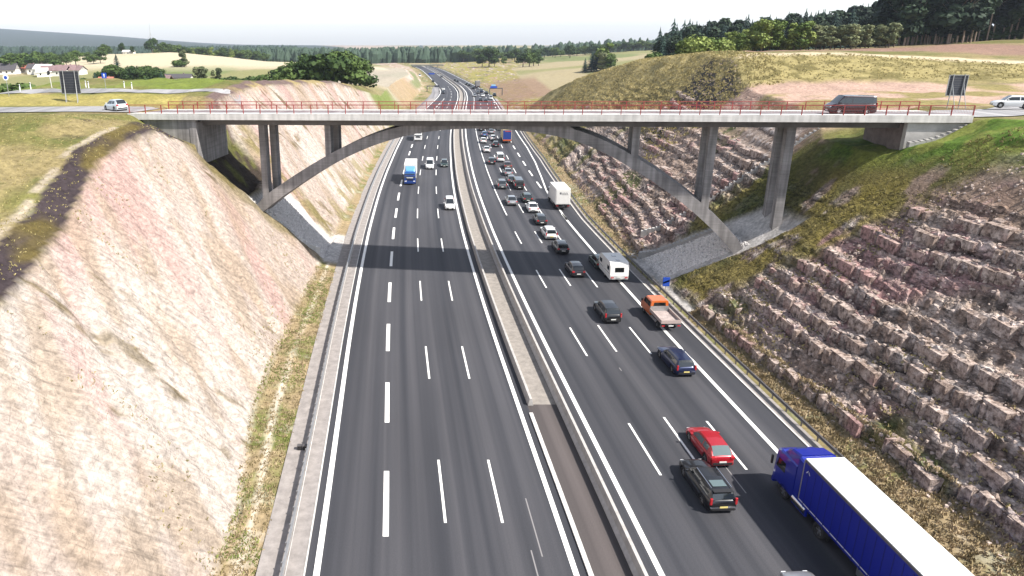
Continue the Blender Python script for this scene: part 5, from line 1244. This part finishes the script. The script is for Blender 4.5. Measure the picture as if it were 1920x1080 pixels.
def hillr(r_):
    y = r_.uniform(112, 215); cx = float(np.interp(y, RK, RT[:, 2, 0])); return (cx + r_.uniform(-16, 6), y)
tufts('dry_grass', 'tall yellow weeds on the hillside beyond the right half of the bridge', hillr, 7000, .15, .5, M['weed'], 7)
def benchr(r_): return (r_.uniform(60, 130), r_.uniform(114, 130))
tufts('green_grass', 'yellow green weeds on the bank behind the pink earth bench', benchr, 1500, .15, .38, M['weed'], 8)

# ------------------------------------------------------------------ loose stones and weeds on the faces
def stones(name, label, region, n, smin, smax, m, seed):
    r_ = random.Random(seed); b = MB(); V = []; F = []
    for _ in range(n):
        p_ = region(r_)
        if not p_: continue
        x, y = p_; z = ground(x, y); q_ = smin + (smax - smin) * r_.random() ** 3; o = len(V); a = r_.random()*3; c, s_ = math.cos(a), math.sin(a)
        for (i, j, k_) in ((-1,-1,-1),(1,-1,-1),(1,1,-1),(-1,1,-1),(-1,-1,1),(1,-1,1),(1,1,1),(-1,1,1)):
            u, v_, w_ = i*q_*r_.uniform(.6, 1.1)*(.8 if k_ > 0 else 1), j*q_*r_.uniform(.5, .9)*(.8 if k_ > 0 else 1), k_*q_*r_.uniform(.4, .7); V.append((x + u*c - v_*s_, y + u*s_ + v_*c, z + w_ + q_*.15))
        F += [tuple(o + i for i in f_) for f_ in ((0,3,2,1),(4,5,6,7),(0,1,5,4),(1,2,6,5),(2,3,7,6),(3,0,4,7))]
    b.add(V, F); tag(b.build(name, m), label, 'stones', kind='stuff')
def rface(r_):
    y = r_.uniform(27, 64); a, c2 = float(np.interp(y, RK, RT[:, 0, 0])), float(np.interp(y, RK, RT[:, 2, 0])); x = r_.uniform(a - .8, c2 - 1.0)
    return (x, y) if knob[int(np.searchsorted(YS, y)), int(np.searchsorted(XS, x))] < .25 else None
def rface2(r_):
    y = r_.uniform(86, 135); a, c2 = float(np.interp(y, RK, RT[:, 0, 0])), float(np.interp(y, RK, RT[:, 2, 0])); return (r_.uniform(a, c2), y)
def lface(r_):
    y = r_.uniform(29, 76); a, c2 = float(np.interp(y, LK, LT[:, 0, 0])), float(np.interp(y, LK, LT[:, 1, 0])); x = r_.uniform(c2 + .3, a + .3)
    return (x, y) if float(fbm(x*.35, y*.35, 97, 2)) > .52 else None
def apst(r_):
    k_ = r_.random(); x = 29.5 + 7.6*k_; y0, y1 = 75.6 - (x - 30.3)*.66, 83 - (x - 29.8)*.83; return (x, r_.uniform(y0, y1))
def apst2(r_):
    x = r_.uniform(-20.2, -12.8); return (x, r_.uniform(77.2 + (x + 26)*.58, 90))
stones('loose_stones', 'pale broken stones lying on the ledges of the near right rock face', rface, 4200, .03, .17, mat('pale_stone', (.46, .37, .32), .9, noise=(3, .3)), 21)
stones('loose_stones', 'broken stones on the rock face beyond the bridge at the right', rface2, 1800, .05, .22, mat('brown_stone', (.38, .29, .24), .9, noise=(3, .3)), 22)
stones('loose_stones', 'small stones scattered over the pale left rock slope', lface, 1400, .02, .07, mat('cream_stone', (.36, .31, .26), .9, noise=(3, .2)), 23)
SP = mat('paving_stone', (.58, .55, .53), .9, noise=(4, .3))
stones('paving_stones', 'rough paving stones of the apron under the right foot of the arch', apst, 2600, .09, .17, mat('pale_paving_stone', (.76, .72, .69), .9, noise=(4, .3)), 24)
stones('paving_stones', 'rough paving stones of the apron under the left foot of the arch', apst2, 2600, .09, .17, SP, 25)
tufts('weeds', 'small brown weeds rooted in the pale left rock slope', lambda r_: (lambda p: p if p and float(fbm(p[0]*.2 + 4, p[1]*.2, 98, 3)) > .56 else None)(lface(r_)), 2400, .06, .2, M['weed'], 26)
tufts('weeds', 'weeds growing on the ledges of the near right rock face', lambda r_: (lambda p: p if p and float(fbm(p[0]*.25, p[1]*.2, 99, 3)) > .54 else None)(rface(r_)), 3200, .08, .3, M['weed'], 27)

# ------------------------------------------------------------------ broken blocks along the ledges of the right faces
def ledge_blocks(name, label, y0, y1, m, seed, big=1.0):
    r_ = random.Random(seed); V = []; F = []
    for kf in np.arange(0, 20.5, .5):
        main = abs(kf - round(kf)) < .01; kk = kf; y = y0 + r_.random()
        while y < y1:
            L_ = (.25 + 2.6 * r_.random() ** 2.2 if main else r_.uniform(.2, 1.3)) * big; y += L_ * r_.choice((.86, .92, .95, .97, 1.15))
            if r_.random() < (.05 if main else .45): continue
            j = int(np.clip(np.searchsorted(YS, y), 0, NY - 1)); hr = hgt[j]; ok_ = np.where((rf[j] > .5) & (hr > (kk + .36) * 1.3))[0]
            if len(ok_) == 0: continue
            i = ok_[0]
            if i < 2 or rock_r[j, i] < .5 or act[j, i] < .25 + .4*r_.random() or soilz[j, i] > .6 or knob[j, i] > .3 or rf[j, i-1] < .5: continue
            x = XS[i] + r_.uniform(-.08, .08); zt = ground(x + (.45 if main else .12), y) + (.22 * (float(vn(y * .6, kf * 5.3, 72)) - .5) + r_.uniform(-.05, .05) if main else r_.uniform(.0, .10)); zb = ground(x - .25, y) - .35; dp = r_.uniform(.25, .6); a = r_.uniform(-.3, .3) * min(1, .5 / L_); c, s_ = math.cos(a), math.sin(a); o = len(V)
            pr_ = .12 + .30 * (float(vn(y * .8, kf * 3.1, 71)) - .5) + r_.uniform(-.07, .09)
            for (u, v_, w_) in ((0,-1,0),(1,-1,0),(1,1,0),(0,1,0),(0,-1,1),(1,-1,1),(1,1,1),(0,1,1)):
                uu = (u*dp*1.6 - pr_ + (.10 if w_ else 0)*(1-u)) + r_.uniform(-.05, .05); vv = v_*L_*.5*(r_.uniform(.82, 1.0)) ; zz = (zt + r_.uniform(-.06, .05) - (.10*(1-u))) if w_ else zb
                V.append((x - .1 + uu*c - vv*s_, y + uu*s_ + vv*c, zz))
            F += [tuple(o + q_ for q_ in f_) for f_ in ((0,3,2,1),(4,5,6,7),(0,1,5,4),(1,2,6,5),(2,3,7,6),(3,0,4,7))]
    b = MB(); b.add(V, F); tag(b.build(name, m), label, 'rock ledges', kind='stuff')
def rockmat(name, c1, c2, c3):
    m = bpy.data.materials.new(name); m.use_nodes = True; n = m.node_tree; L = n.links; b = n.nodes['Principled BSDF']; b.inputs['Roughness'].default_value = .95; b.inputs['Specular IOR Level'].default_value = .15
    tc = n.nodes.new('ShaderNodeTexCoord')
    def nz(sc, lo, hi, det=5, rg=.65):
        t = n.nodes.new('ShaderNodeTexNoise'); t.inputs['Scale'].default_value = sc; t.inputs['Detail'].default_value = det; t.inputs['Roughness'].default_value = rg; L.new(tc.outputs['Object'], t.inputs['Vector'])
        r = n.nodes.new('ShaderNodeMapRange'); L.new(t.outputs[0], r.inputs[0]); r.inputs[1].default_value = lo; r.inputs[2].default_value = hi; return r.outputs[0], t.outputs[0]
    a, _ = nz(.8, .38, .62); p, _ = nz(.13, .52, .62, 3); f_, fr = nz(2.6, .36, .60, 6, .72)
    def mx(i, x, y):
        k = n.nodes.new('ShaderNodeMix'); k.data_type = 'RGBA'; L.new(i, k.inputs[0])
        for s_, q_ in ((6, x), (7, y)):
            if isinstance(q_, tuple): k.inputs[s_].default_value = (*q_, 1)
            else: L.new(q_, k.inputs[s_])
        return k.outputs[2]
    c = mx(a, c1, c2); c = mx(p, c, c3); c = mx(f_, (.085, .06, .05), c); L.new(c, b.inputs['Base Color'])
    u = n.nodes.new('ShaderNodeBump'); u.inputs['Distance'].default_value = .12; L.new(fr, u.inputs['Height']); L.new(u.outputs[0], b.inputs['Normal']); return m
LB = rockmat('ledge_rock', (.40, .30, .245), (.64, .53, .47), (.50, .31, .29))
ledge_blocks('rock_ledges', 'pale pinkish broken rock ledges stepping up the near right face', 27, 67, LB, 31)
ledge_blocks('rock_ledges', 'pale brown rock ledges on the face beyond the bridge at the right', 84, 135, LB, 32, 1.3)

# ------------------------------------------------------------------ country roads on the plateaus
def drape(name, pts, w, m, lift=.06, nx=4, kind='structure'):
    P = [Vector((x, y, 0)) for x, y in pts]; D = []
    for i in range(len(P) - 1):
        n_ = max(1, int((P[i+1] - P[i]).length / 1.5)); D += [P[i].lerp(P[i+1], k_/n_) for k_ in range(n_)]
    D.append(P[-1]); V = []
    for i, p in enumerate(D):
        d = (D[min(i+1, len(D)-1)] - D[max(i-1, 0)]).normalized(); rt = Vector((d.y, -d.x, 0))
        for j in range(nx + 1):
            q_ = p + rt * (w * (j/nx - .5)); V.append((q_.x, q_.y, ground(q_.x, q_.y) + lift))
    n_ = nx + 1; b = MB(); b.add(V, [(i*n_+j, i*n_+j+1, (i+1)*n_+j+1, (i+1)*n_+j) for i in range(len(D)-1) for j in range(nx)]); me = b.mesh(name, m)
    lane_uv(me); o = link(name, me); return tag(o, kind=kind)
M['road_grey'] = asphalt('country_asphalt', ((.25, .245, .25), (.33, .32, .32)))
P0 = BP(-.3, 4.75, 0)
drape('country_road', [(P0.x, P0.y), (-42, 83.6), (-52, 82.5), (-62, 81.5), (-90, 80)], 6.4, M['road_grey'], .10)
drape('country_road', [(-90, 92), (-72, 96), (-66, 99.5), (-58, 101.3), (-45, 102), (-36, 101.5), (-28, 104)], 4.2, M['road_grey'], .08)
drape('country_road', [(-68, 84.5), (-69.5, 90), (-69, 96)], 7.0, M['road_grey'], .12)
P1 = BP(90.3, 4.75, 0)
drape('country_road', [(P1.x, P1.y), (60, 71.5), (66, 74.5), (75, 79), (95, 92)], 6.4, M['road_grey'], .10)
# ------------------------------------------------------------------ signs
def sign_panel(label, px, Y, wdt, hgt, z0, zg=None, rz=0., rows=9, cat='sign', lean=0):
    X = atY(px, Y); zg = ground(X, Y) if zg is None else zg
    t = thing('direction_sign', label, cat, (X, Y, zg), rz); b = MB(); b.box((0, .06, z0 + hgt/2), (wdt, .05, hgt)); pn = b.build('panel', M['sign_back'], t)
    b = MB(); b.box((0, .0, z0), (wdt, .08, .06)); b.box((0, .0, z0 + hgt), (wdt, .08, .06)); b.box((-wdt/2, 0, z0 + hgt/2), (.06, .08, hgt)); b.box((wdt/2, 0, z0 + hgt/2), (.06, .08, hgt)); b.build('frame', M['steel'], pn)
    b = MB()
    for i in range(rows): b.box((0, .022, z0 + hgt*(i + .5)/rows), (wdt - .1, .03, .03))
    b.build('stiffener', M['steel_dark'], pn)
    for s in (-1, 1):
        x = s*wdt*.30; b = MB(); b.cyl((x, -.06, -.3), (x, -.06, z0 + hgt + .1), .055, n=8); b.build('post', M['steel'], t)
        b = MB(); b.cyl((x + .32, -.9, -.2), (x, -.07, z0 + hgt*.62), .04, n=6); b.build('brace', M['steel'], t)
    return t
sign_panel('large dark back of a direction sign with two steel masts beside the left roundabout', 134, 92, 2.6, 3.0, 1.1)
sign_panel('tilted looking dark back of a direction sign beside the right end of the bridge', 1788, 79, 2.2, 2.35, 1.5)
def pole_sign(name, label, X, Y, zg, h, shape, w, face, front=-1):
    t = thing(name, label, 'sign', (X, Y, zg)); b = MB(); b.cyl((0, 0, -.2), (0, 0, h + w*.4), .04, n=8); b.build('post', M['steel'], t)
    if shape == 'disc':
        b = MB(); b.cyl((0, -.07, h), (0, -.04, h), w/2, n=20); d = b.build('disc', M[face], t); b = MB(); b.cyl((0, -.085, h), (0, -.072, h), w*.30, n=18)
        b.build('ring', M['blue_sign' if face == 'white_sign' else 'white_sign'], d)
    return t
X = atY(15, 96); pole_sign('round_sign', 'round white and blue traffic sign at the far left of the roundabout', X, 96, ground(X, 96), 2.6, 'disc', .8, 'white_sign')
X = atY(-4, 97); pole_sign('round_sign', 'second round blue sign partly cut off by the left edge', X, 97, ground(X, 97), 3.1, 'disc', .8, 'white_sign')
def square_sign(label, X, Y, zg, h, w, hh):
    t = thing('square_sign', label, 'sign', (X, Y, zg)); b = MB(); b.cyl((0, 0, -.2), (0, 0, h), .035, n=8); b.build('post', M['steel'], t); b = MB(); b.box((0, -.05, h + hh/2 - .1), (w, .03, hh)); p_ = b.build('board', M['blue_sign'], t)
    b = MB(); P = [(-.06, -.07, h + .02), (.06, -.07, h + .02), (.06, -.07, h + hh*.45), (.16, -.07, h + hh*.45), (0, -.07, h + hh*.75), (-.16, -.07, h + hh*.45), (-.06, -.07, h + hh*.45)]; b.add(P, [(0,1,2,5,6) if 0 else (0,1,2,3,4,5,6)]); b.build('arrow', M['white_sign'], p_); return t
X = atY(198, 104); square_sign('small blue sign with a white arrow beyond the roundabout road', X, 104, ground(X, 104), 1.7, .75, .8)
X = atY(97, 104); t = thing('roadside_lamp', 'dark boxed signal on a pale leaning post left of the large sign back', 'signal', (X, 104, ground(X, 104))); b = MB(); b.cyl((0, 0, -.2), (-.12, 0, 2.3), .06, n=8); b.build('post', M['concrete_light'], t); bx('signal_box', (-.14, -.06, 2.35), (.38, .22, .5), M['black'], t, bev=.04)
G = 'white marker posts along the roundabout road'
def marker(px, Y, label):
    X = atY(px, Y); t = thing('marker_post', label, 'post', (X, Y, ground(X, Y)), 0, G); b = MB(); b.box((0, 0, .5), (.12, .10, 1.1), taper=.8); b.build('post', M['white_sign'], t); bx('reflector', (0, -.055, .85), (.10, .01, .16), M['black'], t)
for px, Y in ((37, 101), (57, 105), (161, 105), (166, 104.5), (233, 105.5), (247, 105)): marker(px, Y, 'short white marker post at the edge of the roundabout road')
# blue and white diagonal board beside the apron
X, Y = at(1247, 549); zg = ground(X, Y)
t = thing('guide_sign', 'blue board with a white diagonal stripe on a post behind the right guardrail', 'sign', (X, Y, zg)); b = MB(); b.cyl((0, .05, -.2), (0, .05, 1.1), .04, n=8); b.build('post', M['steel'], t)
b = MB(); b.box((0, 0, 1.45), (.74, .04, 1.05)); b.box((0, .012, 1.45), (.80, .02, 1.11)); bd = b.build('board', M['blue_sign'], t)
b = MB(); b.add([(-.37, -.026, 1.22), (-.37, -.026, 1.42), (.37, -.026, 1.72), (.37, -.026, 1.50)], [(0,3,2,1), (0,1,2,3)]); b.build('stripe', M['white_sign'], bd)
# small twin boxes at the left verge
X, Y = at(567, 843); t = thing('cable_box', 'pair of small dark cable boxes beside the left shoulder', 'cable box', (X, Y, ground(X, Y)))
for s in (-1, 1):
    bo = bx('box', (s*.19, 0, .22), (.30, .26, .4), M['black'], t, bev=.03); bx('lid', (s*.19, 0, .44), (.33, .29, .05), M['steel_dark'], bo)
# gantries beyond the bridge
def gantry(label, px0, px1, Y, zb, panels):
    X0, X1 = atY(px0, Y), atY(px1, Y); t = thing('sign_gantry', label, 'gantry', ((X0 + X1)/2, Y, 0)); w = (X1 - X0)/2
    for s in (-1, 1) if len(panels) > 1 or True else (1,):
        b = MB(); b.box((s*w, 0, zb/2), (.45, .45, zb)); b.build('leg', M['steel_dark'], t)
    b = MB(); b.box((0, 0, zb + .25), (2*w + .4, .5, .5)); b.build('beam', M['steel_dark'], t)
    for (pa, pb, z0, z1, m) in panels:
        xa, xb = atY(pa, Y) - (X0 + X1)/2, atY(pb, Y) - (X0 + X1)/2; b = MB(); b.box(((xa+xb)/2, -.35, (z0+z1)/2), (xb-xa, .12, z1-z0)); b.build('panel', m, t)
    return t
def zat(py, Y): return CH + (72 - py) * Y / 1342
gantry('sign gantry with a dark panel over the left side of the far motorway', 801, 824, 372, zat(164, 372), [(815, 824, zat(165.2, 372), zat(161.5, 372), M['sign_back'])])
gantry('sign gantry with a blue and white panel at the right of the far queue', 920, 944, 345, zat(168.5, 345), [(921, 934, zat(167, 345), zat(163, 345), M['blue_sign']), (923, 931, zat(162.8, 345), zat(160, 345), mat('pale_blue_sign', (.25, .50, .72), .4))])
gantry('distant gantry with a dark blue board over the far bend', 803, 826, 560, zat(139, 560), [(804, 815, zat(144, 560), zat(138, 560), M['blue_sign'])])
# far overpass at the end of the valley
Xa, Xb = atY(770, 705), atY(832, 705); t = thing('far_overpass', 'thin dark overpass crossing the motorway at the far end of the valley', 'bridge', ((Xa+Xb)/2, 705, 0))
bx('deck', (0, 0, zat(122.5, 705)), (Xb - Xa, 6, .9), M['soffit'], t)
for f_ in (-.32, .0, .32): bx('column', ((Xb-Xa)*f_, 0, zat(122.5, 705)/2 - .3), (.8, 4, zat(122.5, 705) - .3), M['concrete'], t)
# mast
X = atY(284, 705); t = thing('radio_mast', 'thin tall lattice mast on the hilltop at the left', 'mast', (X, 705, ground(X, 705))); b = MB(); b.cyl((0, 0, 0), (0, 0, 30), .35, .12, n=6); b.build('mast', M['steel'], t)
for z_, l_ in ((20, 9), ):
    for s in (-1, 1): b = MB(); b.cyl((s*l_, 0, 0), (0, 0, z_), .05, n=4); b.build('guy_wire', M['steel_dark'], t)
# village
M['roof_red'] = mat('red_roof_tiles', (.42, .14, .10), .8, noise=(.6, .25)); M['roof_dark'] = mat('dark_roof', (.07, .065, .07), .7); M['roof_brown'] = mat('brown_roof', (.20, .13, .13), .8, noise=(.6, .25)); M['render_white'] = mat('white_render', (.74, .71, .66), .85); M['render_pale'] = mat('pale_render', (.62, .52, .42), .85)
def house(px, Y, w, d, h, rh, rz, wm, rm, label, group='village houses'):
    X = atY(px, Y); z = ground(X, Y) - .3; t = thing('house', label, 'house', (X, Y, z), rz, group); b = MB(); b.box((0, 0, h/2), (w, d, h)); 
    b.add([(-w/2, -d/2, h), (-w/2, d/2, h), (-w/2, 0, h + rh)], [(0,1,2),(2,1,0)]); b.add([(w/2, -d/2, h), (w/2, d/2, h), (w/2, 0, h + rh)], [(0,1,2),(2,1,0)]); wl = b.build('wall', M[wm], t)
    b = MB(); e = .5; k_ = rh/(d/2)*e
    for s in (-1, 1):
        P = [(-w/2-e, s*(d/2+e), h - k_ + .05), (w/2+e, s*(d/2+e), h - k_ + .05), (w/2+e, 0, h + rh + .05), (-w/2-e, 0, h + rh + .05)]; Q = [(x_, y_, z_ + .22) for x_, y_, z_ in P]
        b.add(P + Q, [(0,1,2,3),(7,6,5,4),(0,4,5,1),(1,5,6,2),(2,6,7,3),(3,7,4,0)])
    rf_ = b.build('roof', M[rm], t); b = MB(); b.box((w*.2, d*.1, h + rh), (.6, .6, 1.4)); b.build('chimney', M['roof_brown'], rf_)
    for i in range(max(2, int(w/3.2))):
        x = -w/2 + (i + .5)*w/max(2, int(w/3.2)); bx('window', (x, -d/2 - .02, h*.55), (.9, .05, 1.1), M['glass'], wl)
    return t
for (px, Y, w, d, h, rh, rz, wm, rm, lb) in [(40, 455, 16, 10, 4, 4, .2, 'render_pale', 'roof_red', 'house with a broad red roof at the left of the village'), (53, 440, 11, 9, 4, 3.5, -.4, 'render_white', 'roof_red', 'white house with a small red roof right of the broad red one'),
    (66, 430, 14, 9, 5, 3, .1, 'render_white', 'roof_dark', 'white house with a dark skylight roof in mid village'), (78, 425, 13, 9, 5, 3, -.1, 'render_white', 'render_white', 'bright white flat looking house right of mid village'), (93, 420, 15, 9, 4.5, 3, .3, 'render_white', 'roof_brown', 'white house with a brown roof near the large sign back'),
    (106, 415, 14, 9, 4.5, 3, .0, 'render_white', 'roof_brown', 'second brown roofed house beside the large sign back'), (120, 418, 14, 9, 4.5, 3.4, .2, 'render_pale', 'roof_brown', 'brown roofed house behind the large sign back'), (137, 420, 13, 9, 4, 3, -.2, 'render_white', 'roof_brown', 'house just right of the large sign back'),
    (6, 430, 17, 10, 4, 4.5, .1, 'render_white', 'roof_dark', 'dark roofed building at the far left edge'), (76, 412, 10, 8, 4, 2.5, .5, 'render_white', 'render_white', 'lowest white house in front of the village'), (193, 330, 8, 6, 3, 2.2, .1, 'render_white', 'roof_red', 'small red roofed hut at the left foot of the copse'),
    (297, 340, 12, 7, 3, 2.2, .0, 'render_white', 'roof_brown', 'low pale house right of the copse'), (330, 350, 17, 8, 3.4, 2.0, .05, 'render_white', 'roof_dark', 'long dark roofed barn in the yellow field'), (240, 705, 14, 8, 3, 2, .0, 'render_white', 'render_white', 'white farm building on the hilltop left of the mast')]:
    house(px, Y, w * .78, d * .8, h * .8, rh * .8, rz, wm, rm, lb)
# stair and drain edging along the stone aprons
def edging(name, label, pts, w, m):
    b = MB(); P = []
    D = []
    for i in range(len(pts) - 1):
        a, c2 = Vector(pts[i]), Vector(pts[i+1]); n_ = max(1, int((c2 - a).length / .45)); D += [a.lerp(c2, k_/n_) for k_ in range(n_)]
    zs = [ground(p.x, p.y) for p in D]; zs = [sum(zs[max(0, i-4):i+5]) / len(zs[max(0, i-4):i+5]) for i in range(len(zs))]
    for p, q_, z in zip(D[:-1], D[1:], zs):
        an = math.atan2(q_.y - p.y, q_.x - p.x); b.box((p.x, p.y, z - .24), (.52, w, .9), rz=an)
    o = b.build(name, m); tag(o, label, 'steps'); return o
edging('stone_steps', 'narrow flight of steps along the near edge of the left stone apron', [(-24.2, 78.0), (-18.4, 81.0), (-13.2, 84.4)], .8, M['concrete_light'])
edging('stone_steps', 'narrow flight of steps along the far edge of the right stone apron', [(29.5, 84.0), (35.6, 79.0), (38.6, 76.8)], .7, M['concrete'])
edging('stone_steps', 'concrete steps climbing beside the right wing wall', [(49.3, 66.2), (52.6, 65.6), (56.5, 64.9)], .6, M['concrete'])
edging('drain_channel', 'long concrete drain channel climbing the slope behind the right columns', [(31, 88.5), (38.5, 85.5), (46, 83), (52.5, 81)], .6, M['concrete'])
# ------------------------------------------------------------------ air
zlo, zhi = float(GZ.min()) - 1.0, float(GZ.max()) + 30
hz = MB(); x0, x1, y0, y1 = -11700, 11700, -60, 9300
hz.add([(x, y, z) for z in (zlo, zhi) for (x, y) in ((x0, y0), (x1, y0), (x1, y1), (x0, y1))], [(0,3,2,1),(4,5,6,7),(0,1,5,4),(1,2,6,5),(2,3,7,6),(3,0,4,7)])
m = bpy.data.materials.new('haze'); m.use_nodes = True; n = m.node_tree; n.nodes.clear(); o_ = n.nodes.new('ShaderNodeOutputMaterial'); pv = n.nodes.new('ShaderNodeVolumePrincipled')
pv.inputs['Color'].default_value = (.76, .84, 1, 1); pv.inputs['Density'].default_value = HAZE; pv.inputs['Anisotropy'].default_value = .2; n.links.new(pv.outputs[0], o_.inputs['Volume'])
tag(hz.build('haze', m), kind='stuff')
